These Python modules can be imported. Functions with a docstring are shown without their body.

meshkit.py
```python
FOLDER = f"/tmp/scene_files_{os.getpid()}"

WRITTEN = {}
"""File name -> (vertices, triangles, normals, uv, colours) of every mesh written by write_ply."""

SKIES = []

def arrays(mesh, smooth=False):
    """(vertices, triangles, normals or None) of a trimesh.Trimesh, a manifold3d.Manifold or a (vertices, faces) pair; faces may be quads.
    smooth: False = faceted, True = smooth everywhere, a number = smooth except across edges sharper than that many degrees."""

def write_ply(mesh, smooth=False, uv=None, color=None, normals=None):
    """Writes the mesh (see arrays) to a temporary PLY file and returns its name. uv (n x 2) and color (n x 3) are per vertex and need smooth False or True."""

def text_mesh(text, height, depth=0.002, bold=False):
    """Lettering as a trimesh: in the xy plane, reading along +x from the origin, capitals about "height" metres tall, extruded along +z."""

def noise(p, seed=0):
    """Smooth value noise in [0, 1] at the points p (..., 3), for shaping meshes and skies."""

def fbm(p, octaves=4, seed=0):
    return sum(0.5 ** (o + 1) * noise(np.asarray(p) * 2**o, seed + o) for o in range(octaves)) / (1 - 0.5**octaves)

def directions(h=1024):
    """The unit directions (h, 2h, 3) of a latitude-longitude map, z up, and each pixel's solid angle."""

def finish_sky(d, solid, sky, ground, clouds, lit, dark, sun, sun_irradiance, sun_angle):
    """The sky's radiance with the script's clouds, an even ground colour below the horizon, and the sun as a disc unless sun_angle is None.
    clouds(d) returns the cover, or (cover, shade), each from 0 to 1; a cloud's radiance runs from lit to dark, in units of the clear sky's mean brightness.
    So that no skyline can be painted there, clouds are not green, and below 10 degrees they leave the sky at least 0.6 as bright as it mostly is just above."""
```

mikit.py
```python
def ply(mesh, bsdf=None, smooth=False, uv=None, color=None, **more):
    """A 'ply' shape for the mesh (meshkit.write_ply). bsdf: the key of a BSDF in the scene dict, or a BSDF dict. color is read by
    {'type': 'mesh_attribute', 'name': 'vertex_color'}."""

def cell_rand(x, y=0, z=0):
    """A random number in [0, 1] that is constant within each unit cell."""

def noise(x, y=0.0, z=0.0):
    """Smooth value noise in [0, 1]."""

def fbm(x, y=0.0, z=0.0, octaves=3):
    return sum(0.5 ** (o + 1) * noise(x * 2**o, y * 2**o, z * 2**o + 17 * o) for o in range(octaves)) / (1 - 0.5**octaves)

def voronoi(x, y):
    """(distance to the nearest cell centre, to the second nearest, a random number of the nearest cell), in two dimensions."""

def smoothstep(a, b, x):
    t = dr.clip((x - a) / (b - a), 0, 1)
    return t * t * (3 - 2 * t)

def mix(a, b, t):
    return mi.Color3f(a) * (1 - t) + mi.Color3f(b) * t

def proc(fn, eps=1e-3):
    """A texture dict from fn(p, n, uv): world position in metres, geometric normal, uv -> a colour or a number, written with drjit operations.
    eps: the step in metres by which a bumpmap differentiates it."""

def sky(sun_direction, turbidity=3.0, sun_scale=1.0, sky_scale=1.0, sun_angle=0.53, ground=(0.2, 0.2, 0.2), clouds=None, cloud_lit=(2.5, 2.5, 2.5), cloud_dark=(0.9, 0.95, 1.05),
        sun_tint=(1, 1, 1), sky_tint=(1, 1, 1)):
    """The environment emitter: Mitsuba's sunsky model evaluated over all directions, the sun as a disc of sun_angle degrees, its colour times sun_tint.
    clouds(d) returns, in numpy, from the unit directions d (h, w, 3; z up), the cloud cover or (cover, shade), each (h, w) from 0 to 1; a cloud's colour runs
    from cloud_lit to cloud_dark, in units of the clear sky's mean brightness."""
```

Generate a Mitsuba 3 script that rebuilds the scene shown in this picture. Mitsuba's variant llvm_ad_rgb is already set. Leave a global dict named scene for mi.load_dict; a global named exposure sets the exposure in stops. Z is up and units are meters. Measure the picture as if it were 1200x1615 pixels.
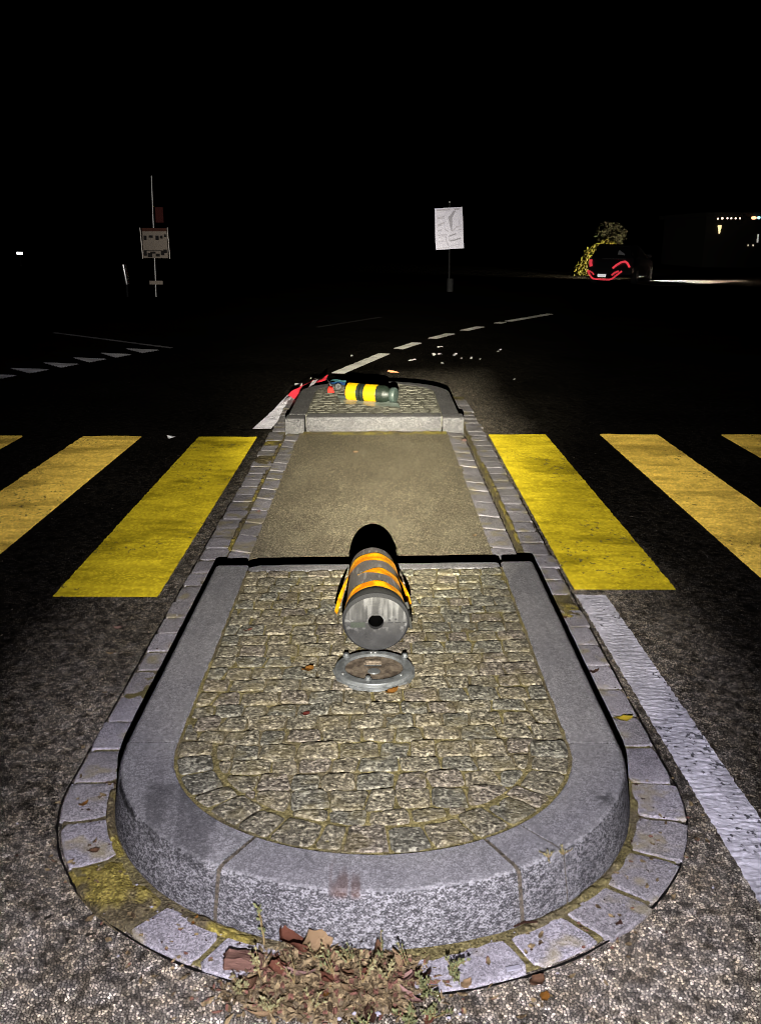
import math, random
import numpy as np, trimesh, drjit as dr, mitsuba as mi
import manifold3d as m3
import shapely
from shapely.geometry import Polygon, box as sbox, LineString
from shapely import affinity
import mikit, meshkit
from mikit import proc, noise, fbm, voronoi, smoothstep, mix, cell_rand

rng = np.random.default_rng(7)
scene, labels = {}, {}
T = mi.ScalarTransform4f

# ------------------------------------------------------------------ camera, sky, torch, exposure
exposure = 0.0
EYE = [0.0, 0.0, 1.65]
FWD = np.array([0.00112206, 0.96105908, -0.2763407])
UP = np.array([-0.00253922, 0.27634273, 0.9610558])
scene['camera'] = {'type': 'perspective', 'fov': 2 * math.degrees(math.atan(600 / 1500)), 'fov_axis': 'x', 'near_clip': 0.05, 'far_clip': 900.0,
                   'to_world': T().look_at(origin=EYE, target=(np.array(EYE) + FWD).tolist(), up=UP.tolist())}
# a moonless night: almost nothing from the sky
scene['sky'] = {**mikit.sky([0.3, -0.5, 0.25], turbidity=3, sun_scale=0.0, sky_scale=2e-6, ground=(0.05, 0.05, 0.05)), 'sampling_weight': 0.05}
# the hand torch of the photographer, held low in front of the body: wide spill, inner cone, hot core
TORCH = np.array([0.0, 0.02, 1.25]); AIM = TORCH + [0.02, math.cos(math.radians(6.0)), -math.sin(math.radians(6.0))]
def torch(name, power, tint, cutoff, beam, weight):
    scene[name] = {'type': 'spot', 'to_world': T().look_at(origin=TORCH.tolist(), target=AIM.tolist(), up=[0, 0, 1]), 'cutoff_angle': cutoff, 'beam_width': beam,
                   'intensity': {'type': 'rgb', 'value': [power * c for c in tint]}, 'sampling_weight': weight}
torch('torch_spill', 112.0, (1.0, 0.97, 1.08), 54.0, 2.0, 6.0)
torch('torch_inner', 250.0, (1.0, 0.94, 0.76), 23.0, 2.0, 5.0)
torch('torch_core', 1250.0, (1.0, 0.94, 0.72), 11.5, 1.0, 5.0)

# ------------------------------------------------------------------ helpers
def number(key):
    if key not in scene and not any(k.startswith(key + '__') for k in scene) and key not in labels:
        return key
    i = 1
    while f'{key}_{i:03d}' in scene or any(k.startswith(f'{key}_{i:03d}__') for k in scene) or f'{key}_{i:03d}' in labels:
        i += 1
    return f'{key}_{i:03d}'
_count = {}
def part(parent, name, mesh, bsdf, smooth=False, label=None, kind=None, **more):
    base = f'{parent}__{name}'
    n = _count.get(base, 0); _count[base] = n + 1
    key = base if n == 0 else f'{base}_{n:03d}'
    scene[key] = mikit.ply(mesh, bsdf, smooth, **more)
    d = {}
    if label: d['label'] = label
    if kind: d['kind'] = kind
    if d: labels[key] = d
    return key
def thing(name, label, category, group=None, mesh=None, bsdf=None, smooth=False, **more):
    key = number(name)
    labels[key] = {'label': label, 'category': category}
    if group: labels[key]['group'] = group
    if mesh is not None: scene[key] = mikit.ply(mesh, bsdf, smooth, **more)
    return key
def struct(name, mesh=None, bsdf=None, smooth=False, kind='structure', label=None):
    labels[name] = {'kind': kind}
    if label: labels[name]['label'] = label
    if mesh is not None: scene[name] = mikit.ply(mesh, bsdf, smooth)
    return name
def cat(ms):
    ms = [m if isinstance(m, trimesh.Trimesh) else trimesh.Trimesh(*meshkit.arrays(m)[:2], process=False) for m in ms]
    return trimesh.util.concatenate(ms)
def tri(v, f):
    v, f = np.asarray(v, float), np.asarray(f, int)
    if f.shape[1] == 4: f = np.vstack([f[:, [0, 1, 2]], f[:, [0, 2, 3]]])
    return trimesh.Trimesh(v, f, process=False)
def grid(P):
    """P (n, m, 3) lattice -> mesh"""
    n, m = P.shape[:2]
    i, j = np.meshgrid(np.arange(n - 1), np.arange(m - 1), indexing='ij')
    a = i * m + j
    return tri(P.reshape(-1, 3), np.stack([a, a + m, a + m + 1, a + 1], -1).reshape(-1, 4))
def bx(x0, x1, y0, y1, z0, z1, r=0.0):
    if r <= 0:
        m = trimesh.creation.box([x1 - x0, y1 - y0, z1 - z0]); m.apply_translation([(x0 + x1) / 2, (y0 + y1) / 2, (z0 + z1) / 2]); return m
    pts = []
    for x in (x0, x1):
        for y in (y0, y1):
            for z in (z0, z1):
                c = np.array([x + (r if x == x0 else -r), y + (r if y == y0 else -r), z + (r if z == z0 else -r)])
                for a in (-1, 1):
                    pts += [c + [a * r, 0, 0], c + [0, a * r, 0], c + [0, 0, a * r]]
    return trimesh.convex.convex_hull(np.array(pts))
def hull(pts): return trimesh.convex.convex_hull(np.asarray(pts, float))
def frame(a, b):
    z = np.asarray(b, float) - a; L = np.linalg.norm(z); z /= L
    x = np.cross(z, [0, 0, 1] if abs(z[2]) < .9 else [1, 0, 0]); x /= np.linalg.norm(x)
    M = np.eye(4); M[:3, 0], M[:3, 1], M[:3, 2], M[:3, 3] = x, np.cross(z, x), z, a
    return M, L
def rod(a, b, r, n=12):
    M, L = frame(np.asarray(a, float), b)
    m = trimesh.creation.cylinder(r, L, sections=n); m.apply_translation([0, 0, L / 2]); m.apply_transform(M); return m
def tube(pts, r, n=6):
    p = np.asarray(pts, float); t = np.gradient(p, axis=0); t /= np.linalg.norm(t, axis=1, keepdims=True) + 1e-12
    ref = np.array([0.31, 0.52, 0.79])
    a = np.cross(t, ref); a /= np.linalg.norm(a, axis=1, keepdims=True) + 1e-12; b = np.cross(t, a)
    th = np.linspace(0, 2 * np.pi, n + 1); rr = np.broadcast_to(r, (len(p),))[:, None, None]
    return grid(p[:, None] + rr * (np.cos(th)[None, :, None] * a[:, None] + np.sin(th)[None, :, None] * b[:, None]))
def lathe(prof, n=48):
    """(r, z) profile -> surface of revolution about z"""
    prof = np.asarray(prof, float); th = np.linspace(0, 2 * np.pi, n + 1)
    P = np.stack([prof[:, :1] * np.cos(th), prof[:, :1] * np.sin(th), np.repeat(prof[:, 1:], n + 1, 1)], -1)
    return grid(P[:, ::-1])
def extrude(poly, z0, z1):
    ms = []
    for g in getattr(poly, 'geoms', [poly]):
        if g.area > 1e-9:
            m = trimesh.creation.extrude_polygon(g, z1 - z0, engine='earcut'); m.apply_translation([0, 0, z0]); ms.append(m)
    return cat(ms)

# ------------------------------------------------------------------ materials
def diffuse(fn): return {'type': 'twosided', 'bsdf': {'type': 'diffuse', 'reflectance': proc(fn)}}
def bumped(fn, h, scale, eps=8e-4): return {'type': 'twosided', 'bsdf': {'type': 'bumpmap', 'bsdf': {'type': 'diffuse', 'reflectance': proc(fn)}, 'tex': proc(h, eps), 'scale': scale}}
def plastic(rgb, rough=0.4, **kw): return {'type': 'twosided', 'bsdf': {'type': 'principled', 'base_color': {'type': 'rgb', 'value': list(rgb)}, 'roughness': rough, **{'specular': 0.5, **kw}}}
def metal(rgb, rough=0.35): return plastic(rgb, rough, metallic=1.0)
def speck(p, s):  # isotropic speckle that works on faces of any direction
    return noise(p.x * s, p.y * s, p.z * s)

def asphalt_colour(p, n, uv):
    d1, d2, w = voronoi(p.x * 132, p.y * 132)
    e1, e2, w2 = voronoi(p.x * 260 + 9, p.y * 260)
    stone = smoothstep(0.03, 0.34, d2 - d1)
    tone = 0.045 + 0.055 * w + 0.20 * w * w * w
    tone = tone * (0.7 + 0.6 * w2)
    big = fbm(p.x * 1.1 + 3, p.y * 1.1, 0.0)
    mid = noise(p.x * 46, p.y * 38, 2.0)
    # torch falloff put into the colour: darker away from the island, lighter near
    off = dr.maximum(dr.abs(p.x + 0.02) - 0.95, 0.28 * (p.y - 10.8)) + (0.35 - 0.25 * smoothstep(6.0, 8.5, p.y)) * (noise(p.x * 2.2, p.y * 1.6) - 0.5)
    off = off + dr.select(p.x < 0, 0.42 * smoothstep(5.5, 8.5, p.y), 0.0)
    falloff = smoothstep(-0.10, 0.60, off)
    near_lift = smoothstep(2.9, 1.5, p.y + 0.9 * noise(p.x * 3, p.y * 3)) * (1 - falloff)
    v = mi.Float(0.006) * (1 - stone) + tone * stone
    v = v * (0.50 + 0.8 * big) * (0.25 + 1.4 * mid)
    v = v * (1.35 - 1.22 * falloff) * (1 + 0.9 * near_lift) + 0.02 * near_lift
    far_shine = smoothstep(0.955, 0.985, noise(p.x * 62, p.y * 40, 9.0))        # glints of polished chippings painted into the colour
    v = v + 0.15 * far_shine * falloff * smoothstep(0.5, 0.6, noise(p.x * 9, p.y * 9, 4.0))
    warm = noise(p.x * 40, p.y * 40, 3.0)
    return mix((1.06, 0.95, 0.83), (1.12, 0.93, 0.68), warm) * v
def asphalt_height(p, n, uv):
    d1, d2, w = voronoi(p.x * 132, p.y * 132)
    return smoothstep(0.0, 0.5, d2 - d1) * (0.4 + 0.6 * w) + 0.25 * noise(p.x * 340, p.y * 340)
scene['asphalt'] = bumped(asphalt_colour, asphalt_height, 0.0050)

def path_colour(p, n, uv):
    d1, d2, w = voronoi(p.x * 135, p.y * 135)
    v = 0.05 + 0.25 * w * w * smoothstep(0.02, 0.25, d2 - d1)
    big = fbm(p.x * 2.3, p.y * 2.3, 1.0)
    sand = smoothstep(0.45, 0.75, fbm(p.x * 7, p.y * 3 + 5, 2.0))
    return mix((1.08, 0.92, 0.64), (1.10, 0.95, 0.66), sand) * (v * (0.80 + 0.36 * big) + 0.015 * sand)
def path_height(p, n, uv):
    d1, d2, w = voronoi(p.x * 135, p.y * 135)
    return smoothstep(0.0, 0.5, d2 - d1) * (0.4 + 0.6 * w)
scene['path_asphalt'] = bumped(path_colour, path_height, 0.0030)

def granite_colour(p, n, uv):
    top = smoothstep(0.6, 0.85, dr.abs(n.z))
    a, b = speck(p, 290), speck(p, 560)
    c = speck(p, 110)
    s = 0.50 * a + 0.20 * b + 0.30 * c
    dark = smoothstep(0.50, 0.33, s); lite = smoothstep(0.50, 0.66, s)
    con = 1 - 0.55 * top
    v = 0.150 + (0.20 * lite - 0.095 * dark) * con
    v = v * (0.56 + 0.44 * top)                                    # upright faces darkened in the colour against the full torch light
    big = fbm(p.x * 4, p.y * 4, p.z * 4)
    streak = noise(p.x * 42, p.y * 3.5, p.z * 2)                 # saw marks along the kerb
    v = v * (0.72 + 0.5 * big) * (1 - 0.16 * top * streak)
    # tyre-rubber scuff on the left curve
    q = smoothstep(-0.660, -0.63, p.x + 0.12 * (p.y - 2.3)) * smoothstep(-0.415, -0.435, p.x + 0.02 * noise(p.x * 30, p.y * 30, 1.0)) * smoothstep(2.45, 2.40, p.y + 0.03 * noise(p.x * 20, p.y * 20, 2.0)) * smoothstep(0.11, 0.135, p.z)
    bars = 0.55 + 0.45 * smoothstep(0.35, 0.6, noise(p.x * 48 + p.y * 6, p.y * 2.0, 4.0))
    v = v * (1 - 0.42 * q * bars)
    # dark scrapes along the arris
    ar = smoothstep(0.118, 0.138, p.z) * smoothstep(0.153, 0.140, p.z) * smoothstep(-0.52, -0.60, p.x) * smoothstep(2.6, 2.4, p.y)
    v = v * (1 - 0.75 * ar * smoothstep(0.45, 0.60, noise(p.x * 22, p.y * 22, 1.0)))
    ar2 = smoothstep(0.10, 0.13, p.z) * smoothstep(0.05, 0.0, dr.abs(p.x - 0.63)) * smoothstep(0.06, 0.0, dr.abs(p.y - 2.33))
    v = v * (1 - 0.6 * ar2 * smoothstep(0.4, 0.55, noise(p.x * 60, p.y * 60, 2.0)))
    col = mix((1.01, 0.975, 1.03), (1.0, 0.97, 0.96), big) * v
    # rusty brown stain on the front stone
    rx = (p.x + 0.085 + 0.25 * (p.y - 1.98)) / 0.030; rz = (p.y - 1.965) / 0.07
    st = smoothstep(1.2, 0.3, dr.sqrt(rx * rx + rz * rz) + 1.3 * (noise(p.x * 85, p.y * 16, 3.0) - 0.5)) * smoothstep(0.125, 0.14, p.z)
    return mix(col, (0.060, 0.030, 0.021), 0.6 * st)
def granite_height(p, n, uv): return 0.6 * speck(p, 230) + 0.4 * speck(p, 480)
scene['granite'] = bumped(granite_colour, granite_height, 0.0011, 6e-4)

def sett_material(tone, warm):
    def colour(p, n, uv):
        s = 0.5 * speck(p, 150) + 0.3 * speck(p, 330) + 0.2 * speck(p, 70)
        lite = smoothstep(0.50, 0.68, s); dark = smoothstep(0.47, 0.33, s)
        v = tone * (1 + 1.9 * lite - 0.55 * dark)
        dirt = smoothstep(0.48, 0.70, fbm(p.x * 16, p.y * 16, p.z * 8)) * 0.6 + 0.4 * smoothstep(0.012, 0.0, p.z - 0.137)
        return mix(mi.Color3f(*warm) * v, (0.110, 0.090, 0.042), 0.6 * dirt)
    def height(p, n, uv): return 0.7 * fbm(p.x * 48, p.y * 105, p.z * 60) + 0.35 * fbm(p.x * 120, p.y * 230, p.z * 150) + 0.1 * speck(p, 420)
    return bumped(colour, height, 0.0120)
SETTS = []
for i, (t, w) in enumerate([(0.080, (1.04, 0.935, 0.68)), (0.074, (1.0, 0.945, 0.74)), (0.085, (1.06, 0.93, 0.66)), (0.077, (1.06, 0.92, 0.72))]):
    scene[f'sett_stone_{"abcd"[i]}'] = sett_material(t, w); SETTS.append(f'sett_stone_{"abcd"[i]}')

def far_sett_colour(p, n, uv):
    s_ = 0.6 * speck(p, 90) + 0.4 * speck(p, 190)
    return mi.Color3f(0.148, 0.141, 0.116) * (0.5 + 1.0 * s_) * (0.6 + 0.8 * fbm(p.x * 10, p.y * 10, 1.0))
scene['far_sett_stone'] = bumped(far_sett_colour, lambda p, n, uv: fbm(p.x * 40, p.y * 90, 0.0), 0.0035)
def paver_material(tone, tint):
    def colour(p, n, uv):
        s = 0.6 * speck(p, 260) + 0.4 * speck(p, 520)
        v = tone * (1 + 0.55 * smoothstep(0.5, 0.7, s) - 0.4 * smoothstep(0.48, 0.3, s)) * (0.75 + 0.5 * fbm(p.x * 9, p.y * 9, 0.0))
        dirt = smoothstep(0.55, 0.78, fbm(p.x * 13 + 4, p.y * 13, 2.0))
        return mix(mi.Color3f(*tint) * v, (0.24, 0.20, 0.09), 0.55 * dirt)
    def height(p, n, uv): return 0.5 * fbm(p.x * 45, p.y * 45, p.z * 45) + 0.4 * speck(p, 260)
    return bumped(colour, height, 0.004)
PAVERS = []
for i, (t, w) in enumerate([(0.205, (1.02, 0.95, 1.02)), (0.185, (1.02, 0.95, 0.98)), (0.225, (1.02, 0.955, 1.03))]):
    scene[f'paver_stone_{"abc"[i]}'] = paver_material(t, w); PAVERS.append(f'paver_stone_{"abc"[i]}')

def joint_colour(p, n, uv):
    a = fbm(p.x * 22, p.y * 22, 3.0); b = noise(p.x * 260, p.y * 260, p.z * 200)
    moss = smoothstep(0.42, 0.62, fbm(p.x * 5 + 1, p.y * 5, 7.0))
    c = mix((0.120, 0.100, 0.060), (0.155, 0.130, 0.058), moss)
    return c * (0.20 + 0.5 * a + 1.1 * b * b)
def joint_height(p, n, uv): return fbm(p.x * 120, p.y * 120, 0.0)
scene['joint_sand'] = bumped(joint_colour, joint_height, 0.006)
def moss_colour(p, n, uv):
    a = fbm(p.x * 30, p.y * 30, 3.0); b = noise(p.x * 240, p.y * 240, p.z * 200)
    c = mix((0.105, 0.085, 0.05), (0.225, 0.180, 0.048), smoothstep(0.40, 0.62, fbm(p.x * 11, p.y * 11, 9.0)))
    return c * (0.12 + 0.5 * a + 1.3 * b * b)
scene['crack_dark'] = diffuse(lambda p, n, uv: mi.Color3f(0.006, 0.0055, 0.005) * (0.5 + noise(p.x * 90, p.y * 90, 0.0)))
scene['mortar'] = diffuse(lambda p, n, uv: mi.Color3f(0.078, 0.066, 0.050) * (0.3 + 1.2 * noise(p.x * 150, p.y * 150, p.z * 150)))
scene['moss'] = bumped(moss_colour, lambda p, n, uv: fbm(p.x * 190, p.y * 190, 0.0), 0.007)

def yellow_paint(warm):
    def colour(p, n, uv):
        wear = fbm(p.x * 5.0, p.y * 8, 2.0)
        fine = noise(p.x * 95, p.y * 75, 1.0)
        v = 0.40 + 0.55 * wear + 0.50 * fine * fine + 0.12 * noise(p.x * 30, p.y * 26, 3.0)
        rub = smoothstep(0.56, 0.72, fbm(p.x * 2.4 + 8, p.y * 5, 5.0))
        hole = smoothstep(0.70, 0.76, fbm(p.x * 44, p.y * 44, 8.0)) * smoothstep(0.5, 0.7, noise(p.x * 3, p.y * 3, 9.0))
        return mix(mi.Color3f(*warm) * v * (1 - 0.35 * rub), (0.03, 0.028, 0.02), 0.8 * hole)
    return diffuse(colour)
scene['yellow_paint'] = yellow_paint((0.315, 0.240, 0.011))
scene['lifted_yellow_paint'] = yellow_paint((0.80, 0.535, 0.085))  # same paint, colour raised for outer stripes where torch light is weak
def white_paint(p, n, uv):
    wear = fbm(p.x * 9, p.y * 9, 2.0)
    hole = smoothstep(0.66, 0.72, fbm(p.x * 75, p.y * 60, 8.0)) * smoothstep(0.42, 0.62, noise(p.x * 7, p.y * 5, 9.0))
    return mix(mi.Color3f(0.42, 0.405, 0.445) * (0.35 + 0.7 * wear + 0.45 * noise(p.x * 130, p.y * 130, 1.0)), (0.04, 0.04, 0.045), 0.9 * hole)
scene['white_paint'] = diffuse(white_paint)
def line_paint(p, n, uv): return mi.Color3f(0.36, 0.35, 0.32) * (0.6 + 0.6 * fbm(p.x * 3, p.y * 3, 2.0))
scene['line_paint'] = diffuse(line_paint)
def dull_paint(p, n, uv): return mi.Color3f(0.30, 0.29, 0.29) * (0.3 + 0.9 * fbm(p.x * 6, p.y * 6, 2.0))
scene['dull_paint'] = diffuse(dull_paint)

scene['tooth_paint'] = diffuse(lambda p, n, uv: mi.Color3f(0.75, 0.74, 0.74) * (0.4 + 0.9 * fbm(p.x * 6, p.y * 6, 2.0)))
scene['worn_paint'] = diffuse(lambda p, n, uv: mi.Color3f(0.05, 0.049, 0.048) * (0.4 + 0.9 * fbm(p.x * 6, p.y * 6, 2.0)))
def rubber_colour(p, n, uv):
    s = fbm(p.x * 14, p.y * 5, p.z * 14)
    sc = smoothstep(0.68, 0.74, noise(p.x * 90, p.y * 14, p.z * 90))
    return mi.Color3f(0.046, 0.041, 0.040) * (0.4 + 1.2 * s) + mi.Color3f(0.030, 0.029, 0.028) * sc
scene['grey_rubber'] = {'type': 'twosided', 'bsdf': {'type': 'principled', 'base_color': proc(rubber_colour), 'roughness': 0.55, 'specular': 0.45}}
def casting_colour(p, n, uv):
    sm = noise(p.x * 60, p.y * 20, p.z * 9)          # vertical wipe marks in the dirt
    d = fbm(p.x * 20, p.y * 20, p.z * 20)
    sm = 0.5 * sm + 0.5 * noise(p.x * 150, p.y * 20, p.z * 16)
    v = 0.010 + 0.030 * smoothstep(0.40, 0.70, sm) * smoothstep(0.27, 0.30, p.z + 0.02 * (d - 0.5)) + 0.034 * d * d
    br = smoothstep(0.55, 0.75, fbm(p.x * 70, 1.0, p.z * 70)) * smoothstep(0.05, 0.0, dr.abs(p.z - 0.272))
    return mi.Color3f(1.0, 0.99, 1.0) * (v + 0.035 * br)
scene['cast_grey'] = {'type': 'twosided', 'bsdf': {'type': 'principled', 'base_color': proc(casting_colour), 'roughness': 0.62, 'specular': 0.12}}
def tape_colour(p, n, uv):
    w = fbm(p.x * 25, p.y * 40, p.z * 25)
    return mix((0.44, 0.135, 0.0015), (0.62, 0.29, 0.002), smoothstep(0.35, 0.65, w))
scene['orange_tape'] = {'type': 'twosided', 'bsdf': {'type': 'principled', 'base_color': proc(tape_colour), 'roughness': 0.32, 'metallic': 0.25, 'specular': 0.7, 'clearcoat': 0.6, 'clearcoat_gloss': 0.8}}
scene['amber_tape'] = {'type': 'twosided', 'bsdf': {'type': 'principled', 'base_color': {'type': 'rgb', 'value': [0.60, 0.31, 0.003]}, 'roughness': 0.4, 'metallic': 0.2, 'specular': 0.6}}
def steel_colour(p, n, uv):
    s = fbm(p.x * 50, p.y * 50, p.z * 50)
    return mi.Color3f(0.108, 0.114, 0.112) * (0.25 + 1.3 * s)
scene['dull_steel'] = {'type': 'twosided', 'bsdf': {'type': 'principled', 'base_color': proc(steel_colour), 'roughness': 0.45, 'metallic': 0.35, 'specular': 0.6}}
def rust_colour(p, n, uv):
    s = fbm(p.x * 35, p.y * 35, 2.0); t = noise(p.x * 160, p.y * 160, 1.0)
    return mix((0.055, 0.043, 0.032), (0.12, 0.096, 0.070), smoothstep(0.35, 0.7, s)) * (0.7 + 0.5 * t)
scene['rusty_plate'] = diffuse(rust_colour)
scene['bright_steel'] = metal((0.5, 0.5, 0.48), 0.45)
scene['clip_plastic'] = plastic((0.020, 0.020, 0.018), 0.9, specular=0.05)
scene['rim_rubber'] = plastic((0.016, 0.016, 0.017), 0.85, specular=0.05)
scene['black_rubber'] = plastic((0.005, 0.005, 0.005), 0.9, specular=0.02)
scene['pale_plastic'] = plastic((0.75, 0.74, 0.72), 0.5)
scene['hollow_shade'] = diffuse(lambda p, n, uv: mi.Color3f(0.0015) * (0.7 + 0.6 * noise(p.x * 50, p.y * 50, p.z * 50)))  # near-black colour stands in for shade inside the foot hole and ring slot
scene['shadow_grey'] = plastic((0.018, 0.018, 0.017), 0.7, )
scene['green_rubber'] = plastic((0.0065, 0.012, 0.0075), 0.5)
scene['cover_grey'] = plastic((0.020, 0.023, 0.019), 0.8, specular=0.05)
scene['clear_end'] = plastic((0.035, 0.050, 0.044), 0.5)
scene['red_tape'] = plastic((0.60, 0.03, 0.05), 0.5)
scene['red_plastic'] = plastic((0.75, 0.03, 0.02), 0.4)
scene['white_tape'] = plastic((0.42, 0.38, 0.41), 0.5)
scene['blue_film'] = plastic((0.03, 0.10, 0.28), 0.35)
scene['teal_film'] = plastic((0.08, 0.24, 0.24), 0.35)
scene['grey_film'] = plastic((0.19, 0.22, 0.195), 0.4)
scene['roll_grey'] = plastic((0.10, 0.10, 0.10), 0.5)
scene['glass_bit'] = plastic((0.55, 0.55, 0.54), 0.4)
scene['amber_bit'] = plastic((0.75, 0.30, 0.14), 0.3)
scene['sign_face'] = plastic((0.84, 0.82, 1.0), 0.49, metallic=0.75)
scene['sign_print'] = plastic((0.74, 0.71, 0.85), 0.51, metallic=0.65)
scene['sign_print_dark'] = plastic((0.62, 0.60, 0.72), 0.52, metallic=0.55)
scene['sign_edge'] = plastic((0.8, 0.8, 0.8), 0.5)
scene['post_grey'] = plastic((0.035, 0.035, 0.038), 0.7, specular=0.2)
scene['post_bright'] = metal((0.98, 0.97, 0.93), 0.42)
scene['bin_metal'] = metal((0.98, 0.97, 0.97), 0.30)
scene['board_face'] = plastic((0.95, 0.80, 0.64), 0.56, metallic=0.9)
scene['board_red'] = plastic((0.30, 0.09, 0.045), 0.5)
scene['board_dark'] = plastic((0.06, 0.05, 0.045), 0.6)
scene['board_frame'] = metal((0.95, 0.88, 0.78), 0.4)
scene['dull_red'] = plastic((0.22, 0.03, 0.02), 0.6)
scene['car_paint'] = plastic((0.012, 0.012, 0.014), 0.25, clearcoat=1.0, clearcoat_gloss=0.95)
scene['car_glass'] = plastic((0.015, 0.016, 0.018), 0.05, specular=0.8)
scene['tyre'] = plastic((0.02, 0.02, 0.02), 0.8)
scene['rim'] = metal((0.5, 0.5, 0.5), 0.4)
scene['plate_white'] = plastic((0.8, 0.8, 0.8), 0.5)
scene['dark_wall'] = plastic((0.006, 0.006, 0.006), 0.9)
def leaf_mat(rgb): return {'type': 'twosided', 'bsdf': {'type': 'diffuse', 'reflectance': {'type': 'rgb', 'value': list(rgb)}}}
for k, c in {'leaf_brown': (0.062, 0.034, 0.02), 'leaf_rust': (0.075, 0.03, 0.019), 'leaf_tan': (0.15, 0.1, 0.055), 'leaf_orange': (0.105, 0.046, 0.01), 'leaf_yellow': (0.19, 0.14, 0.014),
             'leaf_red': (0.05, 0.012, 0.009), 'leaf_pink': (0.16, 0.095, 0.08), 'leaf_dark': (0.025, 0.013, 0.009), 'weed_green': (0.115, 0.122, 0.055), 'weed_pale': (0.185, 0.17, 0.085), 'weed_stem': (0.18, 0.13, 0.06),
             'brick_red': (0.1, 0.055, 0.042), 'pebble_white': (0.24, 0.23, 0.26), 'hedge_leaf': (0.1, 0.088, 0.02), 'tree_leaf': (0.045, 0.042, 0.025), 'bark': (0.08, 0.06, 0.04)}.items():
    scene[k] = leaf_mat(c)
scene['soil'] = diffuse(lambda p, n, uv: mi.Color3f(0.105, 0.080, 0.050) * (0.3 + 1.2 * fbm(p.x * 70, p.y * 70, 1.0)))
def litter_colour(p, n, uv):
    r = cell_rand(p.x * 90, p.y * 90, p.z * 60)
    c = mix((0.035, 0.024, 0.014), (0.215, 0.160, 0.088), r)
    return dr.select(cell_rand(p.x * 90, p.y * 90, p.z * 60 + 7) > 0.86, mi.Color3f(0.115, 0.055, 0.040), c)
scene['litter'] = diffuse(litter_colour)

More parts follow.
